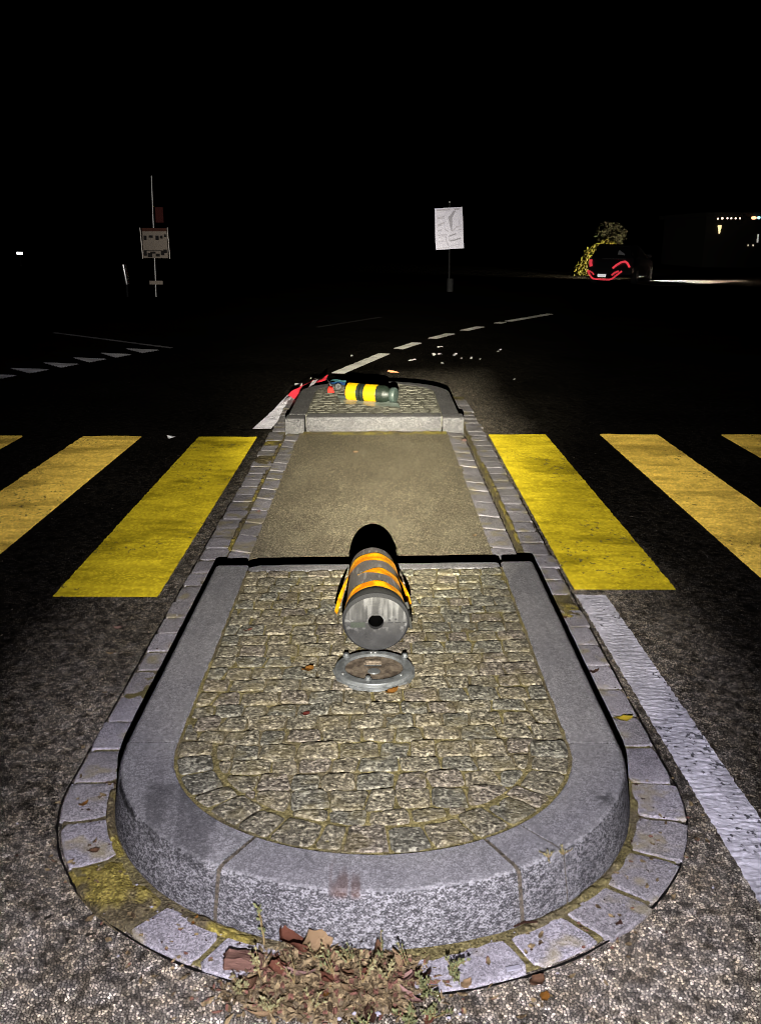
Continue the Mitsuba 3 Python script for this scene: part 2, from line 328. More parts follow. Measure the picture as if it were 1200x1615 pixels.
# ------------------------------------------------------------------ plan of the islands (metres; y runs along the road)
CX, YC = -0.018, 2.63
SKEW = 0.05
def back(y0, x): return y0 + SKEW * x
def nose(t, a, b, yb):
    """A point of a U-shaped outline: t -1..0 left straight from the back to the curve, 0..1 the curve, 1..2 right straight."""
    t = np.asarray(t, float)
    ph = np.pi * (1 + np.clip(t, 0, 1))
    x = CX + a * np.cos(ph); y = YC + b * np.sin(ph)
    y = np.where(t < 0, YC + (back(yb, CX - a) - YC) * (-t), y)
    y = np.where(t > 1, YC + (back(yb, CX + a) - YC) * (t - 1), y)
    return np.stack([x, y], -1)
YB = 4.325
def t_at(x, y):  # curve parameter of a plan point
    ph = math.atan2((y - YC) / 0.70, (x - CX) / 0.765)
    return (ph % (2 * np.pi)) / np.pi - 1
TOP = 0.15
KERB = [  # (a, b, z) rings of the kerb profile, from the inner foot over the top and down the face
    (0.605, 0.550, 0.03), (0.605, 0.550, TOP - 0.006), (0.612, 0.557, TOP), (0.745, 0.683, TOP), (0.757, 0.695, TOP - 0.004), (0.764, 0.702, TOP - 0.013), (0.782, 0.728, 0.03), (0.786, 0.733, -0.03)]
def kerb_stone(t0, t1, gap=0.004, n=None, yb=YB, flip=None):
    n = n or max(6, int(abs(t1 - t0) * 40))
    L = 2.2 if t0 >= 0 and t1 <= 1 else 1.7
    g = gap / L
    t = np.linspace(t0 + g, t1 - g, n)
    rings = []
    for k, (a, b, z) in enumerate(KERB):
        q = nose(t, a, b, yb)
        rings.append(np.column_stack([q, np.full(n, z)]))
    P = np.stack(rings, 1)
    # hewn faces: a little wobble
    w = (meshkit.fbm(P.reshape(-1, 3) * [14, 14, 20], 3).reshape(P.shape[:2]) - 0.5) * 0.006
    nrm = np.stack([nose(t, 1.765, 1.70, yb) - nose(t, .765, .70, yb)], 0)[0]; nrm /= np.linalg.norm(nrm, axis=1, keepdims=True)
    P[:, 3:, :2] += (nrm[:, None] * w[:, 3:, None])
    P[:, 2:5, 2] += w[:, 2:5] * 0.4
    if flip is not None: P = flip(P)
    m = grid(P[:, ::-1] if flip is None else P)
    caps = []
    for i, rev in ((0, False), (-1, True)):
        loop = P[i]; c = loop.mean(0)
        v = np.vstack([loop, c]); k = len(loop)
        f = [[j, (j + 1) % k, k] for j in range(k)]
        caps.append(tri(v, np.array(f)[:, ::-1] if rev else f))
    return cat([m] + caps)

def stone_block(poly, top, bottom, dome=0.006, rough=0.003, inset=0.06, n=16, seed=0, rnd=0.008, tilt=0.0):
    """One cut stone from its outline: rounded, uneven, with its sides going down into the bed."""
    poly = poly.buffer(-rnd).buffer(rnd)
    if poly.is_empty: return None
    if poly.geom_type != 'Polygon': poly = max(poly.geoms, key=lambda g: g.area)
    c = np.array(poly.centroid.coords[0])
    ring = np.array([poly.exterior.interpolate(s, normalized=True).coords[0] for s in np.arange(n) / n])
    if Polygon(ring).exterior.is_ccw is False: ring = ring[::-1]
    ring = ring + (meshkit.noise(np.column_stack([ring * 40, np.full(n, seed + .5)])) - .5)[:, None] * (ring - c) * 0.10
    tl = rng.normal(0, tilt, 2)
    V = []
    for s, dz, k in ((1.0, bottom - top, 0), (1.0, -dome - 0.004, .4), (1 - inset, -dome * 0.35, 1), (0.66, 0, 1), (0.33, 0, 1)):
        q = c + (ring - c) * s
        z = top + dz + k * rough * 2 * (meshkit.fbm(np.column_stack([q * 30, np.full(n, seed * 1.7)]), 2) - .5) + ((q - c) @ tl) * (k > 0)
        V.append(np.column_stack([q, z]))
    V = np.vstack(V + [np.array([[*c, top + rough * (rng.random() - .5)]])])
    F = []
    for r in range(4):
        for j in range(n):
            a, b = r * n + j, r * n + (j + 1) % n
            F += [[a, b, b + n], [a, b + n, a + n]]
    F += [[4 * n + j, 4 * n + (j + 1) % n, 5 * n] for j in range(n)]
    return tri(V, F)

# ------------------------------------------------------------------ the ground
def sheet(x0, x1, y0, y1, z, dx, dy):
    x, y = np.linspace(x0, x1, max(2, int((x1 - x0) / dx))), np.linspace(y0, y1, max(2, int((y1 - y0) / dy)))
    X, Y = np.meshgrid(x, y)
    return grid(np.stack([X, Y, np.full_like(X, z)], -1))
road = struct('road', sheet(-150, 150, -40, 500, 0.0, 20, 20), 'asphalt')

def ridged(quad, pitch, h, z0, cols=5, wob=0.35, seed=0):
    """Structured marking: low transverse ridges of paint. quad: near-left, near-right, far-right, far-left."""
    q = np.asarray(quad, float)
    L = (np.linalg.norm(q[3] - q[0]) + np.linalg.norm(q[2] - q[1])) / 2
    n = max(4, int(L / pitch) * 2); s = np.linspace(0, 1, n + 1); u = np.linspace(0, 1, cols)
    Lf = q[0] + (q[3] - q[0]) * s[:, None]; Rt = q[1] + (q[2] - q[1]) * s[:, None]
    P = Lf[:, None] * (1 - u)[None, :, None] + Rt[:, None] * u[None, :, None]
    d = (q[3] - q[0]) / np.linalg.norm(q[3] - q[0])
    w = (meshkit.noise(np.stack([P[..., 0] * 14, P[..., 1] * 9, np.full(P.shape[:2], seed)], -1)) - .5) * pitch * wob
    w[0] = w[-1] = 0
    P = P + w[..., None] * d
    amp = 0.55 + 0.9 * meshkit.noise(np.stack([P[..., 0] * 6, P[..., 1] * 22, np.full(P.shape[:2], seed + 5)], -1))
    z = z0 + (np.arange(n + 1) % 2)[:, None] * h * amp
    for c_ in (0, -1): P[:, c_, 0] += .006 * (meshkit.noise(np.stack([P[:, c_, 1] * 40, P[:, c_, 0] * 9, np.full(n + 1, seed + 2.)], -1)) - .5)
    return grid(np.concatenate([P, z[..., None]], -1)[:, ::-1])
stripes = [(0.951, 0), (1.929, 1), (2.989, 1), (-1.556, 0), (-2.549, 1), (-3.570, 1)]
for i, (x, lifted) in enumerate(stripes):
    off = -0.115 if x < 0 else 0.0
    yn, yf = 4.364 + off, 8.187 + off * 1.25
    part(road, 'crossing_stripe', ridged([(x, yn), (x + .5, yn), (x + .5, yf), (x, yf)], 0.014, 0.0085 if lifted else 0.0058, 0.003, 14, seed=i), 'lifted_yellow_paint' if lifted else 'yellow_paint',
         label=['bright yellow crossing stripe just right of the refuge', 'second yellow crossing stripe right of the refuge', 'yellow crossing stripe cut off by the right edge of the photo', 'bright yellow crossing stripe just left of the refuge', 'second yellow crossing stripe left of the refuge', 'yellow crossing stripe of which only a corner shows at the left edge'][i])
def rippled(quad, z0, h, nx, ny, seed):
    q = np.asarray(quad, float); u, v = np.linspace(0, 1, nx)[None, :, None], np.linspace(0, 1, ny)[:, None, None]
    P = (q[0] * (1 - u) + q[1] * u) * (1 - v) + (q[3] * (1 - u) + q[2] * u) * v
    w = meshkit.noise(np.concatenate([P * [16, 14], np.full((ny, nx, 1), seed)], -1)) * 3.0
    ph = P[..., 1] * 2 * np.pi / .034 + w * 2.4
    f = meshkit.fbm(np.concatenate([P * [45, 110], np.full((ny, nx, 1), seed + 3)], -1), 2)
    z = z0 + h * .45 * (.5 + .5 * np.sin(ph)) * (.2 + 1.0 * f) + h * 1.0 * f
    e = .005 * (meshkit.noise(np.concatenate([P * 60, np.full((ny, nx, 1), seed + 8)], -1)) - .5)
    P = P.copy(); P[..., 0] += e * 1.4
    return grid(np.concatenate([P, z[..., None]], -1)[:, ::-1])
part(road, 'edge_line', rippled([(1.00, 1.2), (1.155, 1.2), (1.09, 4.29), (0.945, 4.29)], 0.002, 0.0034, 24, 800, 11), 'white_paint', label='worn white line along the right side of the near island')
pl = [(-1.14, 8.42), (-1.06, 9.4), (-1.01, 10.3), (-0.92, 10.8)]
ml = []
for (xa, ya), (xb, yb_) in zip(pl[:-1], pl[1:]): ml.append(ridged([(xa, ya), (xa + .165, ya + .02), (xb + .15, yb_ + .02), (xb, yb_)], 0.02, 0.005, 0.003, 4, .3, 3))
part(road, 'edge_line', cat(ml), 'white_paint', label='white line along the left side of the far island')
def curve_dash(s0, s1):
    def at(s): return np.array([-0.53 + 0.235 * (s - 12.1) + 0.0205 * (s - 12.1) ** 2, s])
    a, b = at(s0), at(s1); d = (b - a) / np.linalg.norm(b - a); nrm = np.array([d[1], -d[0]]) * 0.085
    return ridged([a - nrm, a + nrm, b + nrm, b - nrm], 0.03, 0.010, 0.004, 4, .3, int(s0))
for i, (a, b) in enumerate([(12.1, 14.25), (14.9, 15.75), (16.5, 17.35), (18.0, 18.8), (19.6, 19.85), (20.1, 22.1)]):
    part(road, 'centre_dash', curve_dash(a, b), 'line_paint')
TEETH = [[(-3.92, 14.85), (-3.39, 14.6), (-3.53, 14.26)], [(-4.08, 13.7), (-3.52, 13.49), (-3.69, 13.2)], [(-4.35, 13.62), (-3.85, 13.41), (-3.96, 13.06)], [(-4.6, 13.04), (-4.09, 12.85), (-4.19, 12.48)], [(-4.77, 12.39), (-4.28, 12.33), (-4.46, 12.0)], [(-4.86, 11.85), (-4.45, 11.75), (-4.58, 11.45)]]
TEETH = [[(-3.92, 14.80), (-3.36, 14.62), (-3.53, 14.24)]] + [[(-3.92 - .228 * k, 14.80 - .58 * k), (-3.42 - .215 * k, 14.60 - .56 * k), (-3.56 - .212 * k, 14.22 - .555 * k)] for k in range(1, 6)]
for a, b, c in TEETH:
    a, b, c = np.array(a), np.array(b), np.array(c)
    tt = []
    for k in range(6):
        u0, u1 = k / 6, (k + 1) / 6
        e0, e1 = a + (c - a) * u0, b + (c - b) * u0; f0, f1 = a + (c - a) * u1, b + (c - b) * u1
        fm = ((f0 + e0) / 2, (f1 + e1) / 2)
        tt.append(tri(np.array([[*e0, .004], [*e1, .004], [*fm[1], .018], [*fm[0], .018], [*f1, .004], [*f0, .004]]), [[0, 1, 2, 3], [3, 2, 4, 5]]))
    part(road, 'give_way_tooth', cat(tt), 'tooth_paint')
part(road, 'side_line', ridged([(-5.9, 17.34), (-5.86, 17.42), (-3.23, 14.99), (-3.27, 14.91)], .03, .006, .004, 3, .3, 9), 'dull_paint')
part(road, 'side_line', ridged([(-1.24, 18.68), (-1.17, 18.62), (0.07, 21.13), (0.0, 21.2)], .03, .003, .004, 3, .3, 10), 'worn_paint')

# low gutter of stone pavers round the islands
gut = struct('gutter', None)
def gp(t, a, b): return nose(t, a, b, 10.2)
G0, G1 = (0.795, 0.742), (0.948, 0.873)
bed = []
tt = np.concatenate([np.linspace(-1, 0, 60)[:-1], np.linspace(0, 1, 80), np.linspace(1, 2, 60)[1:]])
rows_ = [(0.77, 0.71, 0.006), (0.79, 0.74, 0.010), (0.84, 0.785, 0.0065), (0.90, 0.84, 0.0065), (0.930, 0.855, 0.0060), (0.942, 0.867, -0.01)]
P = np.stack([np.column_stack([gp(tt, a, b), np.full(len(tt), z)]) for a, b, z in rows_], 1)
P[:, 1:5, 2] += 0.006 * (meshkit.fbm(P[:, 1:5].reshape(-1, 3) * 20, 3).reshape(len(tt), 4) - .4)
part(gut, 'joint_filling', grid(P[:, ::-1]), 'joint_sand', True, kind='stuff')
def paver(t0, t1, i, a0=G0, a1=G1):
    q = np.vstack([gp([t0, (t0 + t1) / 2, t1], *a0), gp([t1, (t0 + t1) / 2, t0], *a1)])
    pg = Polygon(q).buffer(-0.003)
    m = stone_block(pg, 0.0115 + rng.normal(0, .0014), -0.03, 0.001, 0.0022, 0.06, 18, i, 0.008, 0.010)
    part(gut, 'paver', m, PAVERS[int(rng.integers(3))], 35)
Ls = 10.2 - YC
for side in (-1, 1):
    y = YC; i = 0
    while y < 10.0:
        L = 0.2 + rng.normal(0, .014)
        t0, t1 = (y - YC) / Ls, (y + L - YC) / Ls
        miss = (side < 0 and (7.0 < y < 7.25 or 7.7 < y < 7.9)) or (side > 0 and (3.98 < y < 4.18))
        if not miss:
            j0, j1 = rng.normal(0, .006), rng.normal(0, .006)
            paver(*((-t1, -t0) if side < 0 else (1 + t0, 1 + t1)), i + 100 * side, (G0[0] + j0, G0[1]), (G1[0] + j1, G1[1]))
        y += L; i += 1
arc = [(0.0, 0.081), (0.083, 0.166), (0.276, 0.352), (0.357, 0.425), (0.530, 0.632), (0.635, 0.704), (0.707, 0.776), (0.778, 0.849), (0.851, 0.923), (0.925, 1.0)]
for i, (a, b) in enumerate(arc): paver(a, b, 300 + i, (G0[0] + .004, G0[1] + .006), (G1[0] + rng.normal(0, .006), G1[1] + rng.normal(0, .006)))
sm = []
ts = np.concatenate([np.linspace(-.45, 0, 120)[:-1], np.linspace(0, 1, 260), np.linspace(1, 1.45, 120)[1:]])
wd = .0008 + .0058 * np.clip(meshkit.noise(np.column_stack([ts * 70, ts * 0, ts * 0 + 3])) * 1.5 - .45, 0, 1) * (.3 + .7 * meshkit.noise(np.column_stack([ts * 300, ts * 0, ts * 0 + 8])))
Ps = np.stack([np.column_stack([gp(ts, .945, .870) * 1.0, np.full(len(ts), .004)]), np.column_stack([gp(ts, .949, .874) + (gp(ts, 1.949, 1.874) - gp(ts, .949, .874)) * wd[:, None], np.full(len(ts), .004)])], 1)
part(gut, 'tar_seam', grid(Ps[:, ::-1]), 'crack_dark')  # near-black strip added to show the shade of an open crack
# moss where pavers are missing and along the joint beside the kerb
def moss_strip(t0, t1, a0, a1, h, n=40, m=10, seed=0, edge=0.0):
    t = np.linspace(t0, t1, n); R = []
    for k in np.linspace(0, 1, m):
        q = gp(t, a0[0] + (a1[0] - a0[0]) * k, a0[1] + (a1[1] - a0[1]) * k)
        R.append(np.column_stack([q, np.zeros(n)]))
    P = np.stack(R, 1)
    f = meshkit.fbm(np.concatenate([P[..., :2] * 28, np.full((n, m, 1), seed)], -1), 4)
    u, v = np.linspace(-1, 1, n)[:, None], np.linspace(-1, 1, m)[None]
    env = np.clip((1 - np.abs(u) ** 6) * (1 - np.abs(v) ** 6), 0, 1)
    P[..., 2] = -0.006 + (h + 0.006) * env * (0.35 + 1.2 * f)
    return grid(P[:, ::-1])
part(gut, 'moss_patch', moss_strip(0.160, 0.280, (0.785, 0.735), (0.958, 0.882), 0.016, 60, 26, 1), 'moss', True, label='yellow moss filling a gap in the pavers at the lower left')
part(gut, 'moss_strip', moss_strip(0.0, 0.18, (0.783, 0.73), (0.812, 0.762), 0.022, 80, 8, 2), 'moss', True)
part(gut, 'moss_strip', moss_strip(0.27, 0.5, (0.783, 0.73), (0.815, 0.77), 0.018, 60, 10, 3), 'moss', True)
part(gut, 'moss_strip', moss_strip(0.60, 1.0, (0.783, 0.73), (0.815, 0.766), 0.016, 120, 8, 4), 'joint_sand', True)
for (y0, y1, sd) in ((4.9, 5.6, -1), (5.9, 6.9, -1), (7.1, 7.6, -1), (4.9, 7.2, 1), (7.0, 7.9, -1)):
    t0, t1 = (y0 - YC) / Ls, (y1 - YC) / Ls
    part(gut, 'moss_strip', moss_strip(*((-t1, -t0) if sd < 0 else (1 + t0, 1 + t1)), (0.786, .72), (0.815, .75), 0.026, 70, 7, y0), 'moss', True)
for (y0, y1, sd) in ((6.98, 7.27, -1), (7.68, 7.92, -1), (3.96, 4.2, 1)):
    t0, t1 = (y0 - YC) / Ls, (y1 - YC) / Ls
    part(gut, 'moss_patch', moss_strip(*((-t1, -t0) if sd < 0 else (1 + t0, 1 + t1)), (0.80, .72), (0.95, .75), 0.014, 30, 16, y0), 'moss', True)

# refuge path between the islands, with flush kerb stones at its sides
ref = struct('refuge_path', sheet(-0.70, 0.62, 4.30, 8.20, 0.027, .4, .4), 'path_asphalt')
for side, (xa, xb) in ((-1, (-0.805, -0.682)), (1, (0.602, 0.742))):
    y = 4.40 + SKEW * xa; i = 0
    while y < 8.12 + SKEW * xa:
        L = min(0.27 + rng.normal(0, .03), 8.15 + SKEW * xa - y)
        if L < 0.06: break
        sl = -0.055 * side
        xo = 0.0 if side < 0 else -0.02 * (y - 4.4) / 3.8
        pg = Polygon([(xa + xo, y + 0), (xb + xo, y + sl * side * 1.0), (xb + xo, y + L + sl * side), (xa + xo, y + L)]).buffer(-0.0035)
        part(ref, 'kerb_stone', stone_block(pg, 0.030 + rng.normal(0, .0015), -0.03, 0.003, 0.0015, 0.05, 20, 500 + i + 60 * side, 0.005, .004), PAVERS[int(rng.integers(3))], 35)
        y += L + 0.003; i += 1
xm = np.linspace(-0.66, 0.58, 70); vm = np.linspace(0, 1, 9)
Pm = np.zeros((9, 70, 3)); Pm[..., 0] = xm; Pm[..., 1] = (8.14 + SKEW * xm)[None] - (vm * 0.11)[:, None]
Pm[..., 2] = 0.022 + 0.022 * (1 - vm[:, None]) * (0.3 + 1.3 * meshkit.fbm(np.concatenate([Pm[..., :2] * 30, np.zeros((9, 70, 1))], -1), 3)) * (0.5 + .6 * meshkit.noise(np.concatenate([Pm[..., :2] * 4, np.zeros((9, 70, 1))], -1)))
part(ref, 'moss_strip', grid(Pm[:, ::-1][::-1][:, ::-1]), 'moss', True)

# ------------------------------------------------------------------ the near island
isl = thing('traffic_island', 'near raised traffic island of rough setts with a rounded granite kerb and a fallen beacon', 'traffic island', 'raised traffic islands of the crossing')
tl, tr_ = t_at(-0.41, 2.01), t_at(0.345, 2.03)
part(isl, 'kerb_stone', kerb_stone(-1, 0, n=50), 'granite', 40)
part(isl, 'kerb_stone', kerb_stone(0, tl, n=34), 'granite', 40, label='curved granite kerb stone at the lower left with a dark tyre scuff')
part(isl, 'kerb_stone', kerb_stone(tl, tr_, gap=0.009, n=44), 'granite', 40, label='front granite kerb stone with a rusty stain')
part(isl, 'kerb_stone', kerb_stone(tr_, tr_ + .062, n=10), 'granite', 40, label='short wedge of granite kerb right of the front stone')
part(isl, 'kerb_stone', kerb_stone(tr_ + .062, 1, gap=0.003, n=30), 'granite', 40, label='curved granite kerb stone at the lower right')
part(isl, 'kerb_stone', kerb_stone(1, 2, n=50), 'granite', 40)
for tj, gj in ((0, .003), (tl, .010), (tr_, .010), (tr_ + .062, .004), (1, .003)):
    hold = KERB; KERB = [(a - (.004 if k > 2 else -.001), b - (.004 if k > 2 else -.001), z - (.003 if 1 < k < 5 else 0)) for k, (a, b, z) in enumerate(hold)]
    part(isl, 'joint', kerb_stone(tj - gj / 2.0, tj + gj / 2.0, gap=0.0, n=4), 'mortar', 40)
    KERB = hold
# back kerb: slim stones across the island
xs = [-0.62, 0.0, 0.585]
for a, b in zip(xs[:-1], xs[1:]):
    pg = Polygon([(a + .003, back(YB - .085, a)), (b - .003, back(YB - .085, b)), (b - .003, back(YB - .004, b)), (a + .003, back(YB - .004, a))])
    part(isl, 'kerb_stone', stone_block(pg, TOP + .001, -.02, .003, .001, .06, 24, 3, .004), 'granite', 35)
# bed between the setts
inner = Polygon(np.vstack([nose(np.linspace(-1, 2, 160), 0.608, 0.552, YB - .08)]))
xx, yy = np.arange(-0.66, 0.64, 0.016), np.arange(2.05, 4.30, 0.016)
X, Y = np.meshgrid(xx, yy); ok = shapely.contains_xy(inner.buffer(0.02), X, Y)
Z = 0.1400 + 0.0085 * meshkit.fbm(np.stack([X * 24, Y * 24, X * 0], -1), 3)
gm = grid(np.stack([X, Y, Z], -1)); keep = ok.ravel()[gm.faces].all(1)
part(isl, 'joint_filling', tri(gm.vertices, gm.faces[keep]), 'joint_sand', True, kind='stuff')
ns = 0
def sett(pg, seed):
    global ns
    m = stone_block(pg, TOP + 0.001 + rng.normal(0, .0016), 0.11, 0.0022, 0.0060, 0.08, 20, seed, 0.008, 0.020)
    if m is None: return
    part(isl, 'sett', m, SETTS[int(rng.choice(4, p=[.35, .3, .2, .15]))], 50); ns += 1
# the course of setts that follows the curve
ca, cb = 0.598, 0.545
NC = 17
cuts = np.linspace(-0.01, 1.01, NC + 1) + np.r_[0, rng.normal(0, .006, NC - 1), 0]
def arcp(t, a, b): return nose(np.atleast_1d(t), a, b, YB)
course = []
for i in range(NC):
    a, b = cuts[i], cuts[i + 1]
    d = 0.112 + rng.normal(0, .006)
    q = np.vstack([arcp(np.linspace(a, b, 5), ca, cb), arcp(np.linspace(b, a, 5), ca - d, cb - d)])
    pg = Polygon(q); course.append(pg); sett(pg.buffer(-.0032), i)
field = Polygon(np.vstack([arcp(np.linspace(-1, 0, 2), ca, cb), arcp(np.linspace(0.02, .98, 60), ca - .117, cb - .117), arcp(np.linspace(1, 2, 2), ca, cb)]))
field = Polygon([(CX - ca, back(YB - .09, CX - ca)), (CX - ca, YC + .03), *arcp(np.linspace(0.0, 1.0, 60), ca - .117, cb - .117).tolist(), (CX + ca, YC + .03), (CX + ca, back(YB - .09, CX + ca))]).buffer(0)
y = 2.19; r = 0
while y < 4.24:
    h = float(np.clip(rng.normal(.0955, .008), .08, .114)); y1 = min(y + h, 4.262)
    if y1 - y < .05: break
    x = CX - ca - rng.random() * .10; k = 0
    while x < CX + ca:
        w = float(np.clip(rng.normal(.103, .015), .078, .14))
        if CX + ca - (x + w) < .05: w = CX + ca - x
        sk = [rng.normal(0, .006) for _ in range(4)]
        q = Polygon([(x + sk[2] * .8, back(y, x) + sk[0]), (x + w + sk[3] * .8, back(y, x + w) + sk[1]), (x + w - sk[3] * .8, back(y1, x + w) + sk[1] * .6), (x - sk[2] * .8, back(y1, x) + sk[0] * .6)])
        pg = q.intersection(field)
        if not pg.is_empty and pg.geom_type == 'Polygon' and pg.area > .13 * q.area: sett(pg.buffer(-.0030), r * 31 + k)
        x += w; k += 1
    y = y1; r += 1

# ------------------------------------------------------------------ the far island
far = thing('traffic_island', 'far raised traffic island beyond the refuge, with a beacon lying across it', 'traffic island', 'raised traffic islands of the crossing')
def fary(P):  # the near island's outline turned round: its nose points away
    Q = P.copy(); Q[..., 0] = -0.05 + (P[..., 0] - CX) * 1.0; Q[..., 1] = 9.68 + (YC - P[..., 1]) * 1.06; return Q
YBF = YC + (9.68 - 8.33) / 1.06
for (a, b, n) in ((-1, 0, 20), (0, .5, 30), (.5, 1, 30), (1, 2, 20)):
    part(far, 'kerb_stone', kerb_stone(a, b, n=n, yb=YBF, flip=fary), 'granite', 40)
def front_block(x0, x1, y0):
    n = 16; x = np.linspace(x0, x1, n); y = y0 + SKEW * x
    prof = [(0.19, 0.02), (0.19, TOP + .001), (0.02, TOP + .001), (0.006, TOP - .005), (0.0, TOP - .018), (-0.025, .0), (-0.028, -.02)]
    P = np.stack([np.column_stack([x, y + d, np.full(n, z)]) for d, z in prof], 1)
    P[:, 2:, 1] += .004 * (meshkit.fbm(P[:, 2:].reshape(-1, 3) * 18, 3).reshape(n, -1) - .5)
    c0, c1 = P[0], P[-1]
    caps = [tri(np.vstack([c, c.mean(0)]), [[j, (j + 1) % 7, 7] for j in range(7)]) for c in (c0, c1)]
    return cat([grid(P)] + caps)
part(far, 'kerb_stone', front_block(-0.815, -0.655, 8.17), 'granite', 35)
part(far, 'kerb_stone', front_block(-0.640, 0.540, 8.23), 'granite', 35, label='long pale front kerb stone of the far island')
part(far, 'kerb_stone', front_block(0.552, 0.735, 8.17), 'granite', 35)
infar = Polygon(fary(np.column_stack([nose(np.linspace(-1, 2, 120), 0.605, 0.55, YBF), np.zeros(120)]))[:, :2]).buffer(0)
part(far, 'joint_filling', extrude(infar.buffer(.01).intersection(sbox(-1, 8.3, 1, 11)), 0.05, 0.1455), 'far_sett_stone', kind='stuff')
fs = []; y = 8.34
while y < 10.3:
    x = -0.66 - rng.random() * .1
    while x < .6:
        w = .1 + rng.random() * .05
        pg = sbox(x, y, x + w, y + .092).intersection(infar).buffer(-.006)
        if not pg.is_empty and pg.geom_type == 'Polygon' and pg.area > .002:
            fs.append(stone_block(pg, TOP + rng.normal(0, .001), .12, .003, .003, .10, 10, int(x * 500 + y * 77), .01, .03))
        x += w
    y += .1
part(far, 'setts', cat(fs), 'far_sett_stone', 50, kind='stuff')

# ------------------------------------------------------------------ the knocked-over beacon on the near island and its socket ring
def placed(ms, M): 
    m = ms.copy(); m.apply_transform(M); return m
bc = thing('beacon', 'dark grey beacon with orange reflective bands knocked over beside its socket ring', 'beacon', 'beacons lying on the islands')
A0, A1 = np.array([-0.012, 3.285, 0.281]), np.array([-0.030, 3.945, 0.266])
MB, LB = frame(A0, A1)
# local frame: columns x, y, z(axis). make local y point up
z_ = (A1 - A0) / LB; x_ = np.cross(z_, [0, 0, 1]); x_ /= np.linalg.norm(x_); y_ = np.cross(x_, z_) * 1.0
y_ = np.array([0, 0, 1]) - z_ * z_[2]; y_ /= np.linalg.norm(y_); x_ = np.cross(y_, z_)
MB = np.eye(4); MB[:3, 0], MB[:3, 1], MB[:3, 2], MB[:3, 3] = x_, y_, z_, A0   # local x ~ world -x
def R_at(s): return 0.116 + (0.097 - 0.116) * s / LB
prof = [(R_at(.03), .03)] + [(R_at(s), s) for s in np.linspace(.05, LB - .035, 12)] + [(.092, LB - .018), (.080, LB - .006), (.05, LB), (0.0005, LB)]
part(bc, 'body', placed(lathe(prof, 56), MB), 'grey_rubber', True)
# cast foot: a thick disc, its upper edge cut a little flat, a hole in the middle
th = np.linspace(0, 2 * np.pi, 64, endpoint=False)
def dshape(r, cut):
    y = r * np.sin(th); y = np.where(y > 0, y * cut / r, y * 0.97)
    return Polygon(np.column_stack([r * np.cos(th), y]))
rimp = m3.Manifold.hull_points(np.vstack([np.column_stack([np.array(dshape(.114, .096).exterior.coords)[:-1], np.zeros(64)]), np.column_stack([np.array(dshape(.126, .106).exterior.coords)[:-1], np.full(64, .016)]), np.column_stack([np.array(dshape(.122, .104).exterior.coords)[:-1], np.full(64, .034)])]))
hole = m3.Manifold.cylinder(.2, .029, .029, 40).translate([0, 0, -.1])
slot = m3.Manifold.cube([.054, .021, .02], True).translate([.066, -.012, 0]).rotate([0, 0, 0])
pins = m3.Manifold.cylinder(.05, .0042, .0042, 14).translate([-.050, .006, -.025]) + m3.Manifold.cylinder(.05, .0042, .0042, 14).translate([-.074, .009, -.025])
groove = m3.Manifold.cube([.07, .004, .008], True).translate([-.078, -.004, 0])
face = m3.Manifold.extrude(m3.CrossSection([np.array(dshape(.1155, .0965).exterior.coords)[:-1]]), .006).translate([0, 0, -.002])
part(bc, 'foot', placed(cat([face - hole - slot - pins - groove]), MB), 'cast_grey', 30, label='grey cast foot plate with a round hole')
part(bc, 'foot_rim', placed(cat([rimp.translate([0, 0, .0015]) - hole]), MB), 'rim_rubber', 30)
collar = m3.Manifold.cylinder(.010, .036, .033, 40) - m3.Manifold.cylinder(.1, .029, .029, 40).translate([0, 0, -.05])
part(bc, 'hole_collar', placed(cat([collar.translate([0, 0, -.004])]), MB), 'cast_grey', 30)
part(bc, 'hollow', placed(lathe([(.0005, .16), (.028, .16), (.0285, .02)], 32), MB), 'hollow_shade', True)
part(bc, 'inner_bracket', placed(bx(-.018, .018, .006, .017, .045, .06, .002), MB), 'shadow_grey')
part(bc, 'slot_cover', placed(bx(.040, .094, -.0225, -.0015, -.0027, .0015), MB), 'cover_grey')
mk = [bx(.018, .021, -.078, -.048, -.003, .002), bx(.038, .041, -.078, -.048, -.003, .002), bx(.021, .038, -.051, -.048, -.003, .002), bx(.021, .038, -.078, -.075, -.003, .002), bx(.025, .034, -.0645, -.062, -.003, .002), bx(.0315, .034, -.072, -.055, -.003, .002), bx(.025, .0275, -.072, -.0625, -.003, .002)]
mm = cat(mk); mm.apply_transform(trimesh.transformations.rotation_matrix(-.35, [0, 0, 1], [.03, -.063, 0]))
part(bc, 'moulded_mark', placed(mm, MB), 'cast_grey')
part(bc, 'gasket', placed(lathe([(.10, .030), (.1195, .028), (.1195, .056), (.10, .058)], 56), MB), 'black_rubber', True)
for i in range(2):
    part(bc, 'foot_rib', placed(bx(-.10 + i * .03, -.094 + i * .03, -.03, .02, -.0012, .002), MB), 'cast_grey')
def band(s0, s1, a0, a1, lift=.0022, n=50, wob=0.0, taper=0.0):
    """a strip of tape round the body between axial positions s0..s1 and angles a0..a1 (0 = world -x side, 90 = up)"""
    a = np.radians(np.linspace(a0, a1, n)); P = []
    for k in (0, .5, 1):
        s = s0 + (s1 - s0) * k
        u = np.linspace(0, 1, n)
        if taper: s = (s0 + s1) / 2 + (s - (s0 + s1) / 2) * np.clip(u / taper, 0.05, 1)
        s = s + wob * np.sin(a * 3 + k)
        rr = R_at(s) + lift + .0012 * np.sin(a * 7 + k * 2)
        P.append(np.stack([rr * np.cos(a), rr * np.sin(a), s + 0 * a], -1))
    P = np.stack(P, 1)
    return cat([grid(P), grid(P[:, ::-1] * [1, 1, 1] - 0)])
